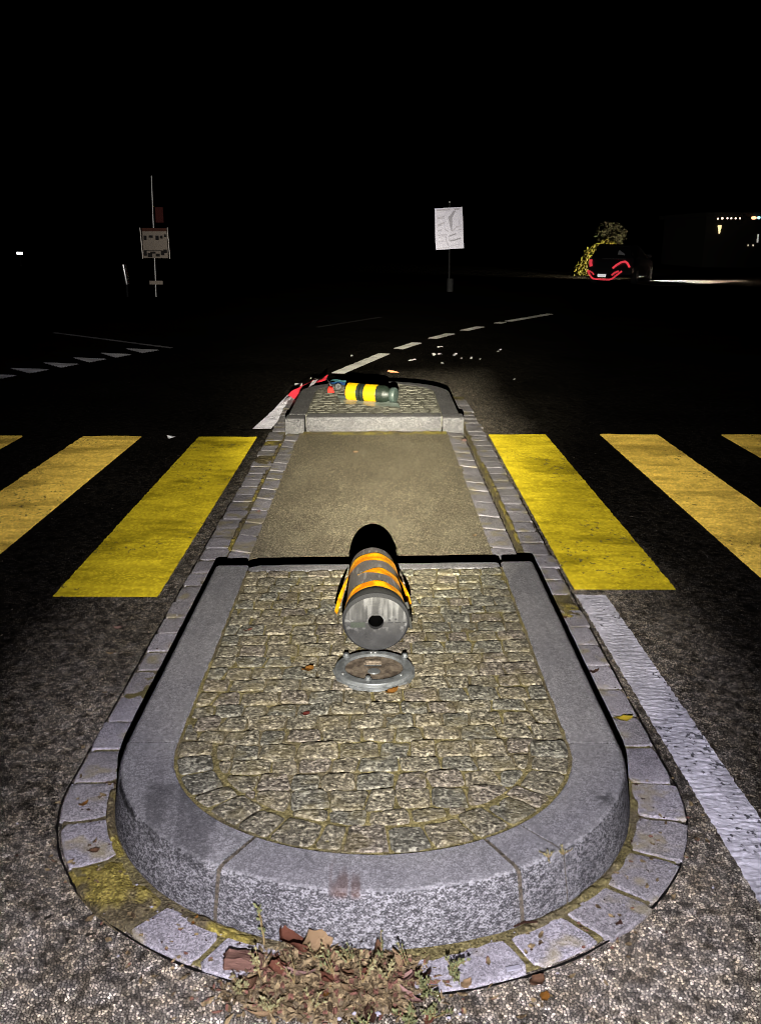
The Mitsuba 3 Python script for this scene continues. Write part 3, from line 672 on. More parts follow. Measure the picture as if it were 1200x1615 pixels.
part(bc, 'reflective_band', placed(band(.060, .135, -60, 240, .003, 80), MB), 'orange_tape', True, label='lowest orange reflective band')
part(bc, 'reflective_band', placed(band(.235, .315, 54, 205, .003, 60, .002, .35), MB), 'orange_tape', True, label='torn middle orange reflective band')
part(bc, 'reflective_band', placed(band(.42, .525, 5, 172, .004, 60), MB), 'orange_tape', True, label='uppermost orange reflective band')
# its loose ends stick out and hang down on both sides
def loose(side, end, s_end, w=.017):
    """ribbon from the side of the body out and forward"""
    a = math.radians(8 if side > 0 else 172); n = 24; u = np.linspace(0, 1, n)
    s = .472 + (s_end - .472) * u
    st = np.array([(R_at(.47) + .004) * math.cos(a), (R_at(.47) + .004) * math.sin(a)])
    tx = np.array([0.0, -1.0])
    e = np.array(end)
    c = st + tx * .02 + [.03 * side, 0]
    xy = (1 - u)[:, None] ** 2 * st + 2 * ((1 - u) * u)[:, None] * c + u[:, None] ** 2 * e
    d = np.gradient(xy, axis=0); d /= np.linalg.norm(d, axis=1, keepdims=True)
    nrm = np.column_stack([-d[:, 1], d[:, 0]])
    tw = np.clip(u * 1.6, 0, 1) * .75                        # the strip twists so that its flat side turns outwards
    ww = w * (1 - .45 * u)
    off = np.column_stack([nrm * np.sin(tw)[:, None], np.cos(tw)]) * ww[:, None]
    c3 = np.column_stack([xy, s])
    P = np.stack([c3 - off, c3 + off * 0.0 + np.column_stack([nrm * .003, 0 * s]), c3 + off], 1)
    return cat([grid(P), grid(P[:, ::-1])])
part(bc, 'loose_band_end', placed(loose(1, (.152, -.028), .17), MB), 'orange_tape', True, label='peeled orange band end hanging on the left side')
part(bc, 'loose_band_end', placed(loose(-1, (-.140, -.020), .24), MB), 'orange_tape', True, label='peeled orange band end hanging on the right side')
sil = [[(.138, -.125), (.138, .0)]]
part(bc, 'latch', placed(cat([rod([-.120, .02, .06], [-.120, -.05, .075], .010, 12), bx(-.135, -.115, -.05, .0, .065, .10, .004)]), MB), 'black_rubber', 30)
part(bc, 'latch_clip', placed(cat([rod([-.117, .043, .09], [-.124, .018, .085], .007, 10), rod([-.128, .0, .045], [-.134, -.045, .04], .005, 10)]), MB), 'clip_plastic', 30)

rg = thing('socket_ring', 'round steel socket ring bolted into the setts at the foot of the fallen beacon', 'ring')
RC = np.array([-0.018, 3.128, 0.0])
def at_ring(m): m = m.copy(); m.apply_translation(RC); return m
ring_prof = [(.104, .155), (.105, .1705), (.108, .1735), (.134, .1735), (.1385, .1715), (.1405, .167), (.1405, .150), (.146, .150), (.147, .147), (.147, .12)]
part(rg, 'ring', at_ring(lathe(ring_prof, 72)), 'dull_steel', 35)
flange = m3.Manifold.extrude(m3.CrossSection([np.column_stack([.1485 * np.cos(th[::5] + .2), .1485 * np.sin(th[::5] + .2)])]), .012).translate([0, 0, .146])
part(rg, 'flange', at_ring(cat([flange])), 'dull_steel', label='many-sided flange below the ring')
plate = m3.Manifold.cylinder(.004, .1038, .1038, 64) - m3.Manifold.cube([.060, .022, .1], True).translate([-.004, .030, 0])
part(rg, 'plate', at_ring(cat([plate.translate([0, 0, .1605])])), 'rusty_plate', 30, label='rusty brown plate inside the ring')
part(rg, 'slot_shade', at_ring(bx(-.060, .050, -.02, .07, .122, .128)), 'hollow_shade')  # black sheet painting the shade under the slot
part(rg, 'tongue', at_ring(cat([bx(-.036, .026, .044, .066, .163, .171, .003), bx(-.040, -.028, .030, .05, .163, .170, .003)])), 'rusty_plate', label='rusty catch at the back of the slot')
part(rg, 'boss', at_ring(lathe([(.0005, .1695), (.019, .1695), (.024, .167), (.026, .160)], 28)[::1] if False else lathe([(.024, .160), (.022, .1675), (.018, .1690), (.0005, .1692)], 28).apply_translation([0, -.024, 0])), 'dull_steel', 35)
for (bx_, by_) in ((-.102, .085), (.112, .083), (-.02, -.108)):
    part(rg, 'bolt', at_ring(cat([placed(trimesh.creation.cylinder(.0085, .011, sections=6), trimesh.transformations.translation_matrix([bx_, by_, .180])), placed(trimesh.creation.cylinder(.0125, .003, sections=20), trimesh.transformations.translation_matrix([bx_, by_, .1755]))])), 'dull_steel')
for (bx_, by_) in ((-.110, -.06), (.095, -.068), (-.012, .121), (.004, .121)):
    part(rg, 'screw', at_ring(placed(trimesh.creation.cylinder(.0058, .004, sections=14), trimesh.transformations.translation_matrix([bx_, by_, .1745]))), 'bright_steel')

# ------------------------------------------------------------------ the beacon on the far island
b2 = thing('beacon', 'dark green beacon with two broad yellow bands lying across the far island', 'beacon', 'beacons lying on the islands')
F0, F1 = np.array([-0.305, 9.12, 0.236]), np.array([0.185, 8.92, 0.230])
M2, L2 = frame(F0, F1)
r2 = .083
part(b2, 'body', placed(lathe([(.0005, .0), (r2 * .93, 0.0), (r2, .008), (r2, .20), (r2, .375), (r2 * .93, .40), (.062, .415), (.058, .45)], 40), M2), 'green_rubber', True)
for s0, s1 in ((.006, .112), (.190, .312)):
    part(b2, 'reflective_band', placed(lathe([(r2, s0), (r2 + .003, s0 + .002), (r2 + .003, s1 - .002), (r2, s1)], 40), M2), 'amber_tape', True)
part(b2, 'end_cap', placed(lathe([(.05, .44), (.070, .448), (.072, .47), (.070, .492), (.058, .50), (.0005, .502)], 40), M2), 'clear_end', True, label='pale greenish end cap')
part(b2, 'groove_ring', placed(lathe([(r2, .140), (r2 + .002, .143), (r2 + .002, .149), (r2, .152)], 40), M2), 'black_rubber', True)
def film(pts, h, seed, n=18):
    q = np.array(pts, float); u = np.linspace(0, 1, n)
    P = (q[0][None, None] * (1 - u)[:, None, None] + q[1][None, None] * u[:, None, None]) * (1 - u)[None, :, None] + (q[3][None, None] * (1 - u)[:, None, None] + q[2][None, None] * u[:, None, None]) * u[None, :, None]
    z = h * meshkit.fbm(np.concatenate([P * 14, np.full((n, n, 1), seed)], -1), 3)
    return grid(np.concatenate([P, z[..., None]], -1)[:, ::-1])
m = film([(-.36, 8.86), (.19, 8.62), (.16, 9.05), (-.42, 9.36)], .022, 5); m.apply_translation([0, 0, .153])
thing('plastic_sheet', 'crumpled greyish clear sheet lying under the beacon on the far island', 'plastic sheet', mesh=m, bsdf='grey_film', smooth=True)

def ribbon(pts, w, wave=.01, seed=0):
    p = np.array(pts, float); s = np.r_[0, np.cumsum(np.linalg.norm(np.diff(p, axis=0), axis=1))]
    n = max(8, int(s[-1] / .03)); q = np.column_stack([np.interp(np.linspace(0, s[-1], n), s, p[:, k]) for k in range(3)])
    q[:, 2] += wave * (meshkit.noise(np.column_stack([q[:, :2] * 12, np.full(n, seed)])) - .2)
    d = np.gradient(q, axis=0); d /= np.linalg.norm(d, axis=1, keepdims=True)
    sd = np.cross(d, [0.1, 0.35, 1.0]); sd /= np.linalg.norm(sd, axis=1, keepdims=True)
    tw = .25 + .9 * meshkit.noise(np.column_stack([q[:, :2] * 5, np.full(n, seed + 3)]))
    up = np.array([0, 0, 1.0])
    o = (sd * np.cos(tw)[:, None] + up * np.sin(np.abs(tw))[:, None]) * w / 2
    return grid(np.stack([q - o, q, q + o], 1))
tp = thing('barrier_tape', 'red and white barrier tape trailing over the left edge of the far island', 'tape')
part(tp, 'white_stretch', ribbon([(-1.0, 9.8, .014), (-.95, 10.0, .02), (-.93, 10.3, .03), (-.91, 10.62, .03)], .12, .012, 2), 'white_tape', True, label='loose white end of the tape')
part(tp, 'red_stretch', ribbon([(-.92, 9.95, .03), (-.86, 9.88, .10), (-.80, 9.92, .165), (-.73, 10.05, .19)], .11, .015, 1), 'red_tape', True)
part(tp, 'white_stretch', ribbon([(-.73, 10.05, .17), (-.68, 10.15, .172)], .085, .01, 3), 'white_tape', True)
part(tp, 'red_stretch', ribbon([(-.68, 10.15, .172), (-.63, 10.25, .175), (-.57, 10.28, .20)], .11, .015, 4), 'red_tape', True)
part(tp, 'white_stretch', ribbon([(-.57, 10.28, .18), (-.53, 10.1, .175), (-.485, 9.72, .165)], .06, .015, 5), 'white_tape', True)
rp = hull(np.array([(-.53, 9.60, .152), (-.46, 9.58, .152), (-.535, 9.70, .152), (-.47, 9.70, .152), (-.52, 9.62, .20), (-.475, 9.60, .19), (-.52, 9.68, .205), (-.48, 9.68, .195)]))
thing('warning_lamp_piece', 'small red plastic piece lying at the end of the barrier tape', 'debris', mesh=rp, bsdf='red_plastic')
tr = lathe([(.016, -.02), (.030, -.02), (.032, -.016), (.032, .016), (.030, .02), (.016, .02), (.016, -.02)], 24); tr.apply_transform(trimesh.transformations.rotation_matrix(.9, [1, .3, 0])); tr.apply_translation([-.43, 9.78, .178])
thing('tape_roll', 'small grey ring like a tape roll between red piece and far beacon', 'roll', mesh=tr, bsdf='roll_grey', smooth=40)
pk = thing('folded_film', 'blue and teal folded film behind the far beacon', 'plastic sheet')
m = film([(-.54, 10.08), (-.24, 10.06), (-.24, 10.19), (-.54, 10.22)], .03, 8); m.apply_translation([0, 0, .153])
part(pk, 'blue_fold', m, 'blue_film', True)
m2 = film([(-.55, 10.23), (-.24, 10.20), (-.24, 10.32), (-.52, 10.34)], .035, 9); m2.apply_translation([0, 0, .154])
part(pk, 'teal_fold', m2, 'teal_film', True)

# ------------------------------------------------------------------ signs in the distance
sg = thing('map_sign', 'white sign board with a grey map drawing on a thin post', 'sign')
SY = 31.6
def quad_board(c, y, d):
    v = [[x, y + k, z] for k in (0, d) for x, z in c]; return hull(v)
C = [(1.72, 2.58), (2.60, 2.63), (2.68, 1.37), (1.78, 1.31)]
part(sg, 'board', quad_board(C, SY, .03), 'sign_face')
def on_sign(u, v):  # u, v from 0 to 1, from the upper left corner
    a = np.array(C[0]) * (1 - u) + np.array(C[1]) * u; b = np.array(C[3]) * (1 - u) + np.array(C[2]) * u
    return a * (1 - v) + b * v
def stroke(pts, w):
    q = np.array([on_sign(u, v) for u, v in pts]); return LineString(q).buffer(w / 2, cap_style=2)
def wall_print(polys, y, t=.004):
    m = extrude(shapely.union_all(polys), 0, t); v = m.vertices.copy(); m.vertices = np.column_stack([v[:, 0], y - v[:, 2], v[:, 1]]); return m
pale = [stroke(p, w) for p, w in [([(.07, .045), (.55, .045)], .05), ([(.08, .23), (.36, .20)], .035), ([(.08, .25), (.34, .24)], .03), ([(.10, .40), (.36, .35)], .05), ([(.10, .43), (.22, .41)], .03), ([(.10, .54), (.25, .52)], .04), ([(.10, .655), (.40, .64)], .03), ([(.11, .70), (.34, .69)], .02), ([(.73, .48), (.93, .45)], .045), ([(.80, .55), (.95, .54)], .03), ([(.33, .50), (.48, .58)], .03), ([(.60, .57), (.72, .50)], .035), ([(.86, .30), (.88, .42)], .02), ([(.10, .80), (.30, .79)], .02), ([(.55, .92), (.96, .89)], .015), ([(.04, .968), (.5, .962)], .02), ([(.37, .66), (.38, .80), (.46, .91)], .03)]]
dark = [Polygon([on_sign(*q) for q in [(.48, .22), (.53, .20), (.66, .09), (.76, .07), (.72, .13), (.62, .24), (.62, .40), (.60, .57), (.575, .57), (.52, .40)]])] + [stroke(p, w) for p, w in [([(.70, .045), (.88, .045)], .045), ([(.50, .68), (.74, .635)], .045), ([(.52, .80), (.70, .785), (.90, .75)], .045), ([(.50, .68), (.50, .80)], .02)]]
part(sg, 'map_lines', wall_print(pale, SY - .001), 'sign_print')
part(sg, 'map_shape', wall_print(dark, SY - .006), 'sign_print_dark')
part(sg, 'post', cat([rod([2.24, SY + .06, 0], [2.20, SY + .06, 2.80], .025), rod([2.27, SY + .06, .0], [2.27, SY + .06, .42], .10)]), 'post_grey')
part(sg, 'clamp', cat([bx(2.15, 2.28, SY + .03, SY + .1, z, z + .04) for z in (1.6, 2.3)] + [bx(2.17, 2.22, SY + .02, SY + .06, 2.75, 2.80)]), 'sign_edge')

st = thing('stop_sign_post', 'thin bright post carrying a square notice board in a tubular frame, left of centre', 'sign post')
LY = 28.4
part(st, 'post', cat([rod([-6.53, LY, 0], [-6.45, LY, 3.34], .034)]), 'post_bright', True)
part(st, 'notice_board', bx(-6.80, -6.10, LY - .06, LY - .03, 1.10, 1.93), 'board_face')
part(st, 'header_strip', bx(-6.80, -6.10, LY - .066, LY - .06, 1.84, 1.93), 'board_red')
pr = [bx(x0, x1, LY - .066, LY - .060, z0, z1) for x0, x1, z0, z1 in [(-6.77, -6.68, 1.60, 1.72), (-6.62, -6.50, 1.66, 1.73), (-6.43, -6.33, 1.60, 1.72), (-6.30, -6.22, 1.64, 1.72), (-6.18, -6.12, 1.68, 1.76), (-6.79, -6.70, 1.16, 1.32), (-6.68, -6.55, 1.12, 1.24), (-6.6, -6.45, 1.22, 1.28), (-6.45, -6.33, 1.14, 1.22), (-6.3, -6.2, 1.18, 1.30), (-6.22, -6.12, 1.24, 1.34), (-6.79, -6.12, 1.295, 1.315)]]
part(st, 'notices', cat(pr), 'board_dark')
for x in (-6.845, -6.065):
    part(st, 'frame_tube', rod([x + .01, LY - .05, 1.08], [x - .01, LY - .05, 1.94], .034), 'board_frame', True)
part(st, 'upper_plate', bx(-6.40, -6.18, LY - .02, LY + .01, 2.08, 2.50), 'dull_red')
part(st, 'lower_plate', bx(-6.68, -6.30, LY - .05, LY - .03, .36, .46), 'board_face')

bn = thing('litter_bin', 'slim shiny metal bin leaning a little beside the notice post', 'bin')
bm = lathe([(.0005, 0), (.09, 0), (.09, .55), (.085, .57), (.06, .58)], 20); bm.apply_transform(trimesh.transformations.rotation_matrix(-.11, [0, 1, 0])); bm.apply_translation([-7.36, 28.4, .36])
part(bn, 'can', bm, 'bin_metal', True)
part(bn, 'stand', rod([-7.36, 28.4, 0], [-7.36, 28.4, .36], .03), 'post_grey')

# ------------------------------------------------------------------ the car
car = thing('parked_car', 'black hatchback seen from behind with red tail lights in front of a lit hedge', 'car')
AL = math.radians(27); CR = np.array([8.74, 37.3, 0.0])
f_, r_ = np.array([math.sin(AL), math.cos(AL), 0]), np.array([math.cos(AL), -math.sin(AL), 0])
MC = np.eye(4); MC[:3, 0], MC[:3, 1], MC[:3, 3] = r_, f_, CR          # local x right, y forward from the rear bumper, z up
def cp(name, m, b, smooth=False, parent=car, **kw): return part(parent, name, placed(m, MC), b, smooth, **kw)
body = hull([(x * s, y, z) for s in (-1, 1) for x, y, z in [(.78, 0.03, .36), (.84, .0, .55), (.86, .10, .85), (.83, .12, .98), (.88, 1.2, .95), (.88, 2.7, .92), (.84, 3.7, .78), (.70, 3.98, .62), (.70, 3.98, .38), (.85, 3.6, .24), (.87, 2.0, .22), (.80, .25, .26)]])
bm3 = m3.Manifold(m3.Mesh(body.vertices.astype(np.float32), body.faces.astype(np.uint32)))
for y in (.72, 3.22): bm3 = bm3 - m3.Manifold.cylinder(2.4, .35, .35, 28).rotate([0, 90, 0]).translate([-1.2, y, .31])
cp('body', cat([bm3]), 'car_paint', 28)
cab = hull([(x * s, y, z) for s in (-1, 1) for x, y, z in [(.80, .12, .95), (.62, .42, 1.36), (.60, .75, 1.46), (.60, 1.7, 1.45), (.64, 2.05, 1.36), (.80, 2.95, .92)]])
cp('cabin', cab, 'car_paint', 25)
cp('rear_window', hull([(x * s, y, z) for s in (-1, 1) for x, y, z in [(.66, .155, 1.0), (.55, .385, 1.32)]] + [(x * s, y + .03, z) for s in (-1, 1) for x, y, z in [(.66, .155, 1.0), (.55, .385, 1.32)]]).copy(), 'car_glass')
for s in (-1, 1):
    for a, b in ((.55, 1.25), (1.32, 2.3)):
        w = hull([(s * xx, yy, zz) for xx, yy, zz in [(.785, a, .99), (.785, b + .05, .98), (.655, b - .12, 1.33), (.655, a + .06, 1.36), (.75, a, .99), (.75, b, .98), (.62, b - .15, 1.33), (.62, a + .06, 1.36)]])
        cp('side_window', w, 'car_glass')
    cp('door_mirror', hull([(s * x, y, z) for x in (.90, 1.03) for y in (2.25, 2.36) for z in (.96, 1.08)]), 'car_paint', 30)
    for y in (.72, 3.22):
        wh = lathe([(.12, -.09), (.27, -.10), (.31, -.07), (.31, .07), (.27, .10), (.12, .09)], 28); wh.apply_transform(trimesh.transformations.rotation_matrix(np.pi / 2, [0, 1, 0])); wh.apply_translation([s * .79, y, .31])
        k = cp('wheel', wh, 'tyre', 40)
        rm = trimesh.creation.cylinder(.19, .04, sections=20); rm.apply_transform(trimesh.transformations.rotation_matrix(np.pi / 2, [0, 1, 0])); rm.apply_translation([s * .88, y, .31])
        part(k, 'rim', placed(rm, MC), 'rim')
cp('spoiler', hull([(x * s, y, z) for s in (-1, 1) for x, y, z in [(.60, .36, 1.42), (.60, .62, 1.47), (.58, .36, 1.39)]]), 'car_paint')
npk = cp('number_plate', bx(-.46, -.14, -.025, -.005, .27, .38), 'plate_white', label='lit white number plate, unreadable')
scene[npk]['emitter'] = {'type': 'area', 'radiance': {'type': 'rgb', 'value': [.55, .55, .55]}, 'sampling_weight': .02}  # own glow stands in for the plate lamp shining on it
cp('trim_bar', bx(-.33, .55, -.0, .10, .93, .965, .01), 'dull_steel', label='grey trim bar under the rear window')
def lamp_part(name, poly, y0, power, lab=None, tint=(1.0, .05, .06)):
    v = np.array(poly, float); m = extrude(Polygon(v), 0, .02); q = m.vertices.copy(); m.vertices = np.column_stack([q[:, 0], y0 - q[:, 2], q[:, 1]]); m.fix_normals()
    k = cp(name, m, 'red_plastic', label=lab); scene[k]['emitter'] = {'type': 'area', 'radiance': {'type': 'rgb', 'value': [power * c for c in tint]}, 'sampling_weight': .02}
def lstroke(name, pts, w, power, lab=None):
    m = extrude(LineString(pts).buffer(w / 2, cap_style=2), 0, .02); q = m.vertices.copy(); m.vertices = np.column_stack([q[:, 0], -.012 - q[:, 2], q[:, 1]]); m.fix_normals()
    k = cp(name, m, 'red_plastic', label=lab); scene[k]['emitter'] = {'type': 'area', 'radiance': {'type': 'rgb', 'value': [power, power * .07, power * .10]}, 'sampling_weight': .02}
lstroke('tail_light', [(-.75, .92), (-.76, .80), (-.73, .66)], .11, .6)
lstroke('tail_light', [(.10, .60), (.24, .72), (.42, .83), (.56, .85), (.64, .80), (.74, .64)], .075, .62)
lstroke('light_strip', [(-.86, .52), (-.80, .40), (-.68, .24), (-.58, .19), (.0, .18), (.12, .22), (.28, .36), (.46, .50)], .065, .5, 'red light strip sweeping under the rear bumper')
lstroke('tail_light', [(.08, .34), (.20, .44), (.34, .50)], .07, .45)
lstroke('tail_light', [(-.80, .50), (-.66, .42), (-.60, .34)], .05, .4)
HL = []
for s in (-1, 1):
    hm = hull([(s * x, y, z) for x in (.48, .74) for y in (3.86, 3.95) for z in (.58, .70)])
    k = cp('headlight', hm, 'plate_white'); pos = CR + r_ * (s * .6) + f_ * 4.05 + [0, 0, .64]; HL.append(pos)
    aim = pos + (f_ * 1.0 + r_ * -.75 + [0, 0, .0] if s < 0 else f_ * .1 + r_ * 1.5 + [0, 0, -.55])  # right beam turned sideways, added to light the ground beside the car
    scene[f'turned_headlight_beam_{"left" if s < 0 else "right"}'] = {'type': 'spot', 'to_world': T().look_at(origin=pos.tolist(), target=aim.tolist(), up=[0, 0, 1]), 'cutoff_angle': 44.0 if s < 0 else 62.0, 'beam_width': 12.0,
        'intensity': {'type': 'rgb', 'value': [420, 375, 270] if s < 0 else [330, 265, 220]}, 'sampling_weight': .8}
cp('rear_sticker', hull([(x, y, z) for x, y0, z in [(.20, 0, 1.10), (.46, 0, 1.08), (.48, 0, 1.12), (.22, 0, 1.27)] for y in (.15 + (z - 1.0) * .72 - .012, .15 + (z - 1.0) * .72 - .002)]), 'plate_white')  # white patch painted in for a reflection in the rear window

# pale sheet added in the shape of the light pool beside the car
pvm = Polygon([(9.9, 38.8), (10.2, 36.4), (12.0, 37.2), (14.0, 39.4), (15.4, 40.7), (15.0, 41.3), (11.4, 41.4)])
mpv = extrude(pvm, -.05, .006)
def patch_colour(p, n, uv): return mi.Color3f(0.36, 0.30, 0.25) * (0.5 + 0.8 * fbm(p.x * 3, p.y * 3, 1.0))
scene['patch_pale'] = diffuse(patch_colour)
struct('pavement', mpv, 'patch_pale')

def leaf_cloud(n, centre, rad, size, seed, lean=None):
    g = np.random.default_rng(seed); pts = []
    V, F = [], []
    while len(pts) < n:
        p = g.normal(0, .5, 3)
        if np.linalg.norm(p) > 1: continue
        q = np.array(centre) + p * rad
        if q[2] < .02 or meshkit.fbm(q * 2.6, 2, seed) < .46: continue
        pts.append(q)
    for q in pts:
        a, b = g.normal(size=3), g.normal(size=3); a /= np.linalg.norm(a); b -= a * (a @ b); b /= np.linalg.norm(b)
        s = size * (.6 + .8 * g.random()); k = len(V)
        V += [q - a * s, q + b * s * .45, q + a * s, q - b * s * .45 + np.cross(a, b) * s * .2]; F += [[k, k + 1, k + 2], [k, k + 2, k + 3]]
    return tri(V, F)
hd = thing('hedge', 'yellow green hedge lit by the headlights left of the black car', 'hedge')
part(hd, 'foliage', cat([leaf_cloud(620, (9.95, 46.0, .60), (.55, .8, .80), .10, 1), leaf_cloud(560, (10.65, 46.6, .95), (.7, .8, .75), .10, 2), leaf_cloud(140, (9.35, 45.6, .25), (.35, .5, .45), .07, 3)]), 'hedge_leaf')
part(hd, 'stem', cat([rod([x, 46.2, 0], [x + .1, 46.3, 1.0], .03, 6) for x in (9.7, 10.2, 10.8)]), 'bark')
tr3 = thing('tree', 'small dim tree crown showing above the hedge and the car', 'tree')
part(tr3, 'crown', leaf_cloud(420, (11.15, 48.0, 1.85), (.8, .8, .70), .10, 4), 'tree_leaf')
part(tr3, 'trunk', tube([(11.2, 48, 0), (11.15, 48, .8), (11.18, 48, 1.7)], [.09, .07, .04], 8), 'bark')
thing('marker_post', 'pale upright post beside the front of the black car', 'post', mesh=rod([10.35, 39.4, 0], [10.30, 39.4, .85], .04, 10), bsdf='pale_plastic', smooth=True)

# ------------------------------------------------------------------ lit things far away
def glow(key, rgb): scene[key]['emitter'] = {'type': 'area', 'radiance': {'type': 'rgb', 'value': list(rgb)}, 'sampling_weight': .02}
hs = thing('dark_building', 'dark low building with a row of small warm lamps under its roof edge, far right', 'building')
part(hs, 'wall', bx(20.0, 30.0, 61.0, 70.0, 0, 3.0), 'dark_wall')
part(hs, 'roof', bx(19.7, 30.3, 60.2, 70.3, 3.0, 3.25), 'dark_wall')
for i, x in enumerate((20.36, 20.62, 20.93, 21.16, 21.43, 21.69)):
    s = trimesh.creation.icosphere(2, .055 if i != 1 else .07); s.apply_translation([x, 60.0, 2.90 if i else 2.87]); glow(part(hs, 'lamp', s, 'plate_white', True), (2.2, 1.7, 1.2))
s = trimesh.creation.icosphere(2, .10); s.apply_transform(np.diag([1.6, 1, 1, 1])); s.apply_translation([22.52, 60.0, 2.93]); glow(part(hs, 'lamp', s, 'plate_white', True, label='larger orange lamp at the right edge of the photo'), (2.5, 1.1, .5))
s = trimesh.creation.icosphere(2, .09); s.apply_translation([22.82, 60.0, 2.94]); glow(part(hs, 'lamp', s, 'plate_white', True, label='bluish lamp at the right edge of the photo'), (.6, 1.6, 2.0))
s = hull([(x, y, z) for y in (60.9, 60.99) for x, z in [(20.72, 2.52), (20.94, 2.52), (20.93, 2.36), (20.87, 2.02), (20.82, 2.02), (20.82, 2.40)]]); glow(part(hs, 'lit_window', s, 'plate_white', label='narrow warm lit window below the lamps'), (1.3, 1.0, .45))
glow(part(hs, 'lit_window', bx(23.22, 23.29, 60.9, 60.99, 1.5, 2.0), 'plate_white'), (.35, .33, .30))
for x, w in ((22.68, .05), (22.97, .08)): 
    glow(part(hs, 'lit_window', bx(x, x + w, 60.9, 60.99, 1.28, 1.38), 'plate_white'), (.5, .4, .3))
gl = thing('glowing_box_lamp', 'small white box lamp glowing alone in the dark at the left edge', 'lamp')
glow(part(gl, 'light', bx(-22.13, -21.76, 60, 60.08, .66, .82, .02), 'plate_white'), (3, 3, 3))
part(gl, 'stand', bx(-21.98, -21.90, 60.02, 60.1, 0, .66), 'post_grey')

# ------------------------------------------------------------------ bits on the road
def shard(s, seed, flat=.5):
    g = np.random.default_rng(seed); return hull(g.normal(0, 1, (10, 3)) * [s, s * .8, s * flat])
for i, (x, y, s) in enumerate([(.44, 13.45, .022), (.50, 13.5, .022), (.82, 14.12, .022), (.88, 14.2, .014), (.92, 15.14, .017), (.86, 13.16, .014), (1.09, 14.05, .014), (1.14, 14.29, .026), (1.17, 13.67, .012), (1.31, 13.67, .024), (1.43, 13.60, .012), (1.80, 14.55, .015), (1.64, 11.58, .011), (-.42, 13.94, .016), (.99, 15.2, .012), (1.86, 14.8, .012)]):
    m = shard(s, i); m.apply_translation([x, y, .012]); thing('glass_shard', 'tiny shard of broken glass glinting on the dark road right of the dashed line' if i != 13 else 'tiny glinting shard just left of the long white dash', 'glass shard', 'glass shards beyond the far island', mesh=m, bsdf='glass_bit')
for x, y, lab, b, s in [(.175, 12.24, 'small orange pink fragment on the road just behind the far island', 'amber_bit', .045), (-1.79, 8.0, 'small white scrap on the dark road between the left crossing stripes', 'glass_bit', .022), (-.93, 11.0, 'white scrap on the road behind the barrier tape', 'glass_bit', .035), (-.80, 11.6, 'second white scrap on the road, nearer the long dash', 'glass_bit', .025)]:
    m = shard(s, int(y * 10), .35); m.apply_translation([x, y, .015]); thing('road_debris', lab, 'debris', mesh=m, bsdf=b)

def leaf(L, W, seed, curl=.5, fold=.3):
    """a dry leaf, 9 x 5 points, pointed at both ends, curled"""
    g = np.random.default_rng(seed); u = np.linspace(0, 1, 9); v = np.linspace(-1, 1, 5)
    w = W / 2 * np.sin(np.pi * np.clip(u, .03, .98)) ** .75 * (1 + .18 * np.sin(u * 17 + g.random() * 6))
    X = np.repeat(((u - .5) * L)[:, None], 5, 1); Y = w[:, None] * v
    Z = fold * np.abs(Y) + curl * L * (u[:, None] - .5) ** 2 * 1.6 + .1 * W * np.sin(u[:, None] * 6 + v * 2 + g.random() * 6) 
    return grid(np.stack([X, Y, Z - Z.min()], -1))
def put(m, x, y, z, rz, tilt=0.0, ax=0.0):
    m = m.copy(); m.apply_transform(trimesh.transformations.rotation_matrix(tilt, [math.cos(ax), math.sin(ax), 0])); m.apply_transform(trimesh.transformations.rotation_matrix(rz, [0, 0, 1])); m.apply_translation([x, y, z - m.vertices[:, 2].min()]); return m
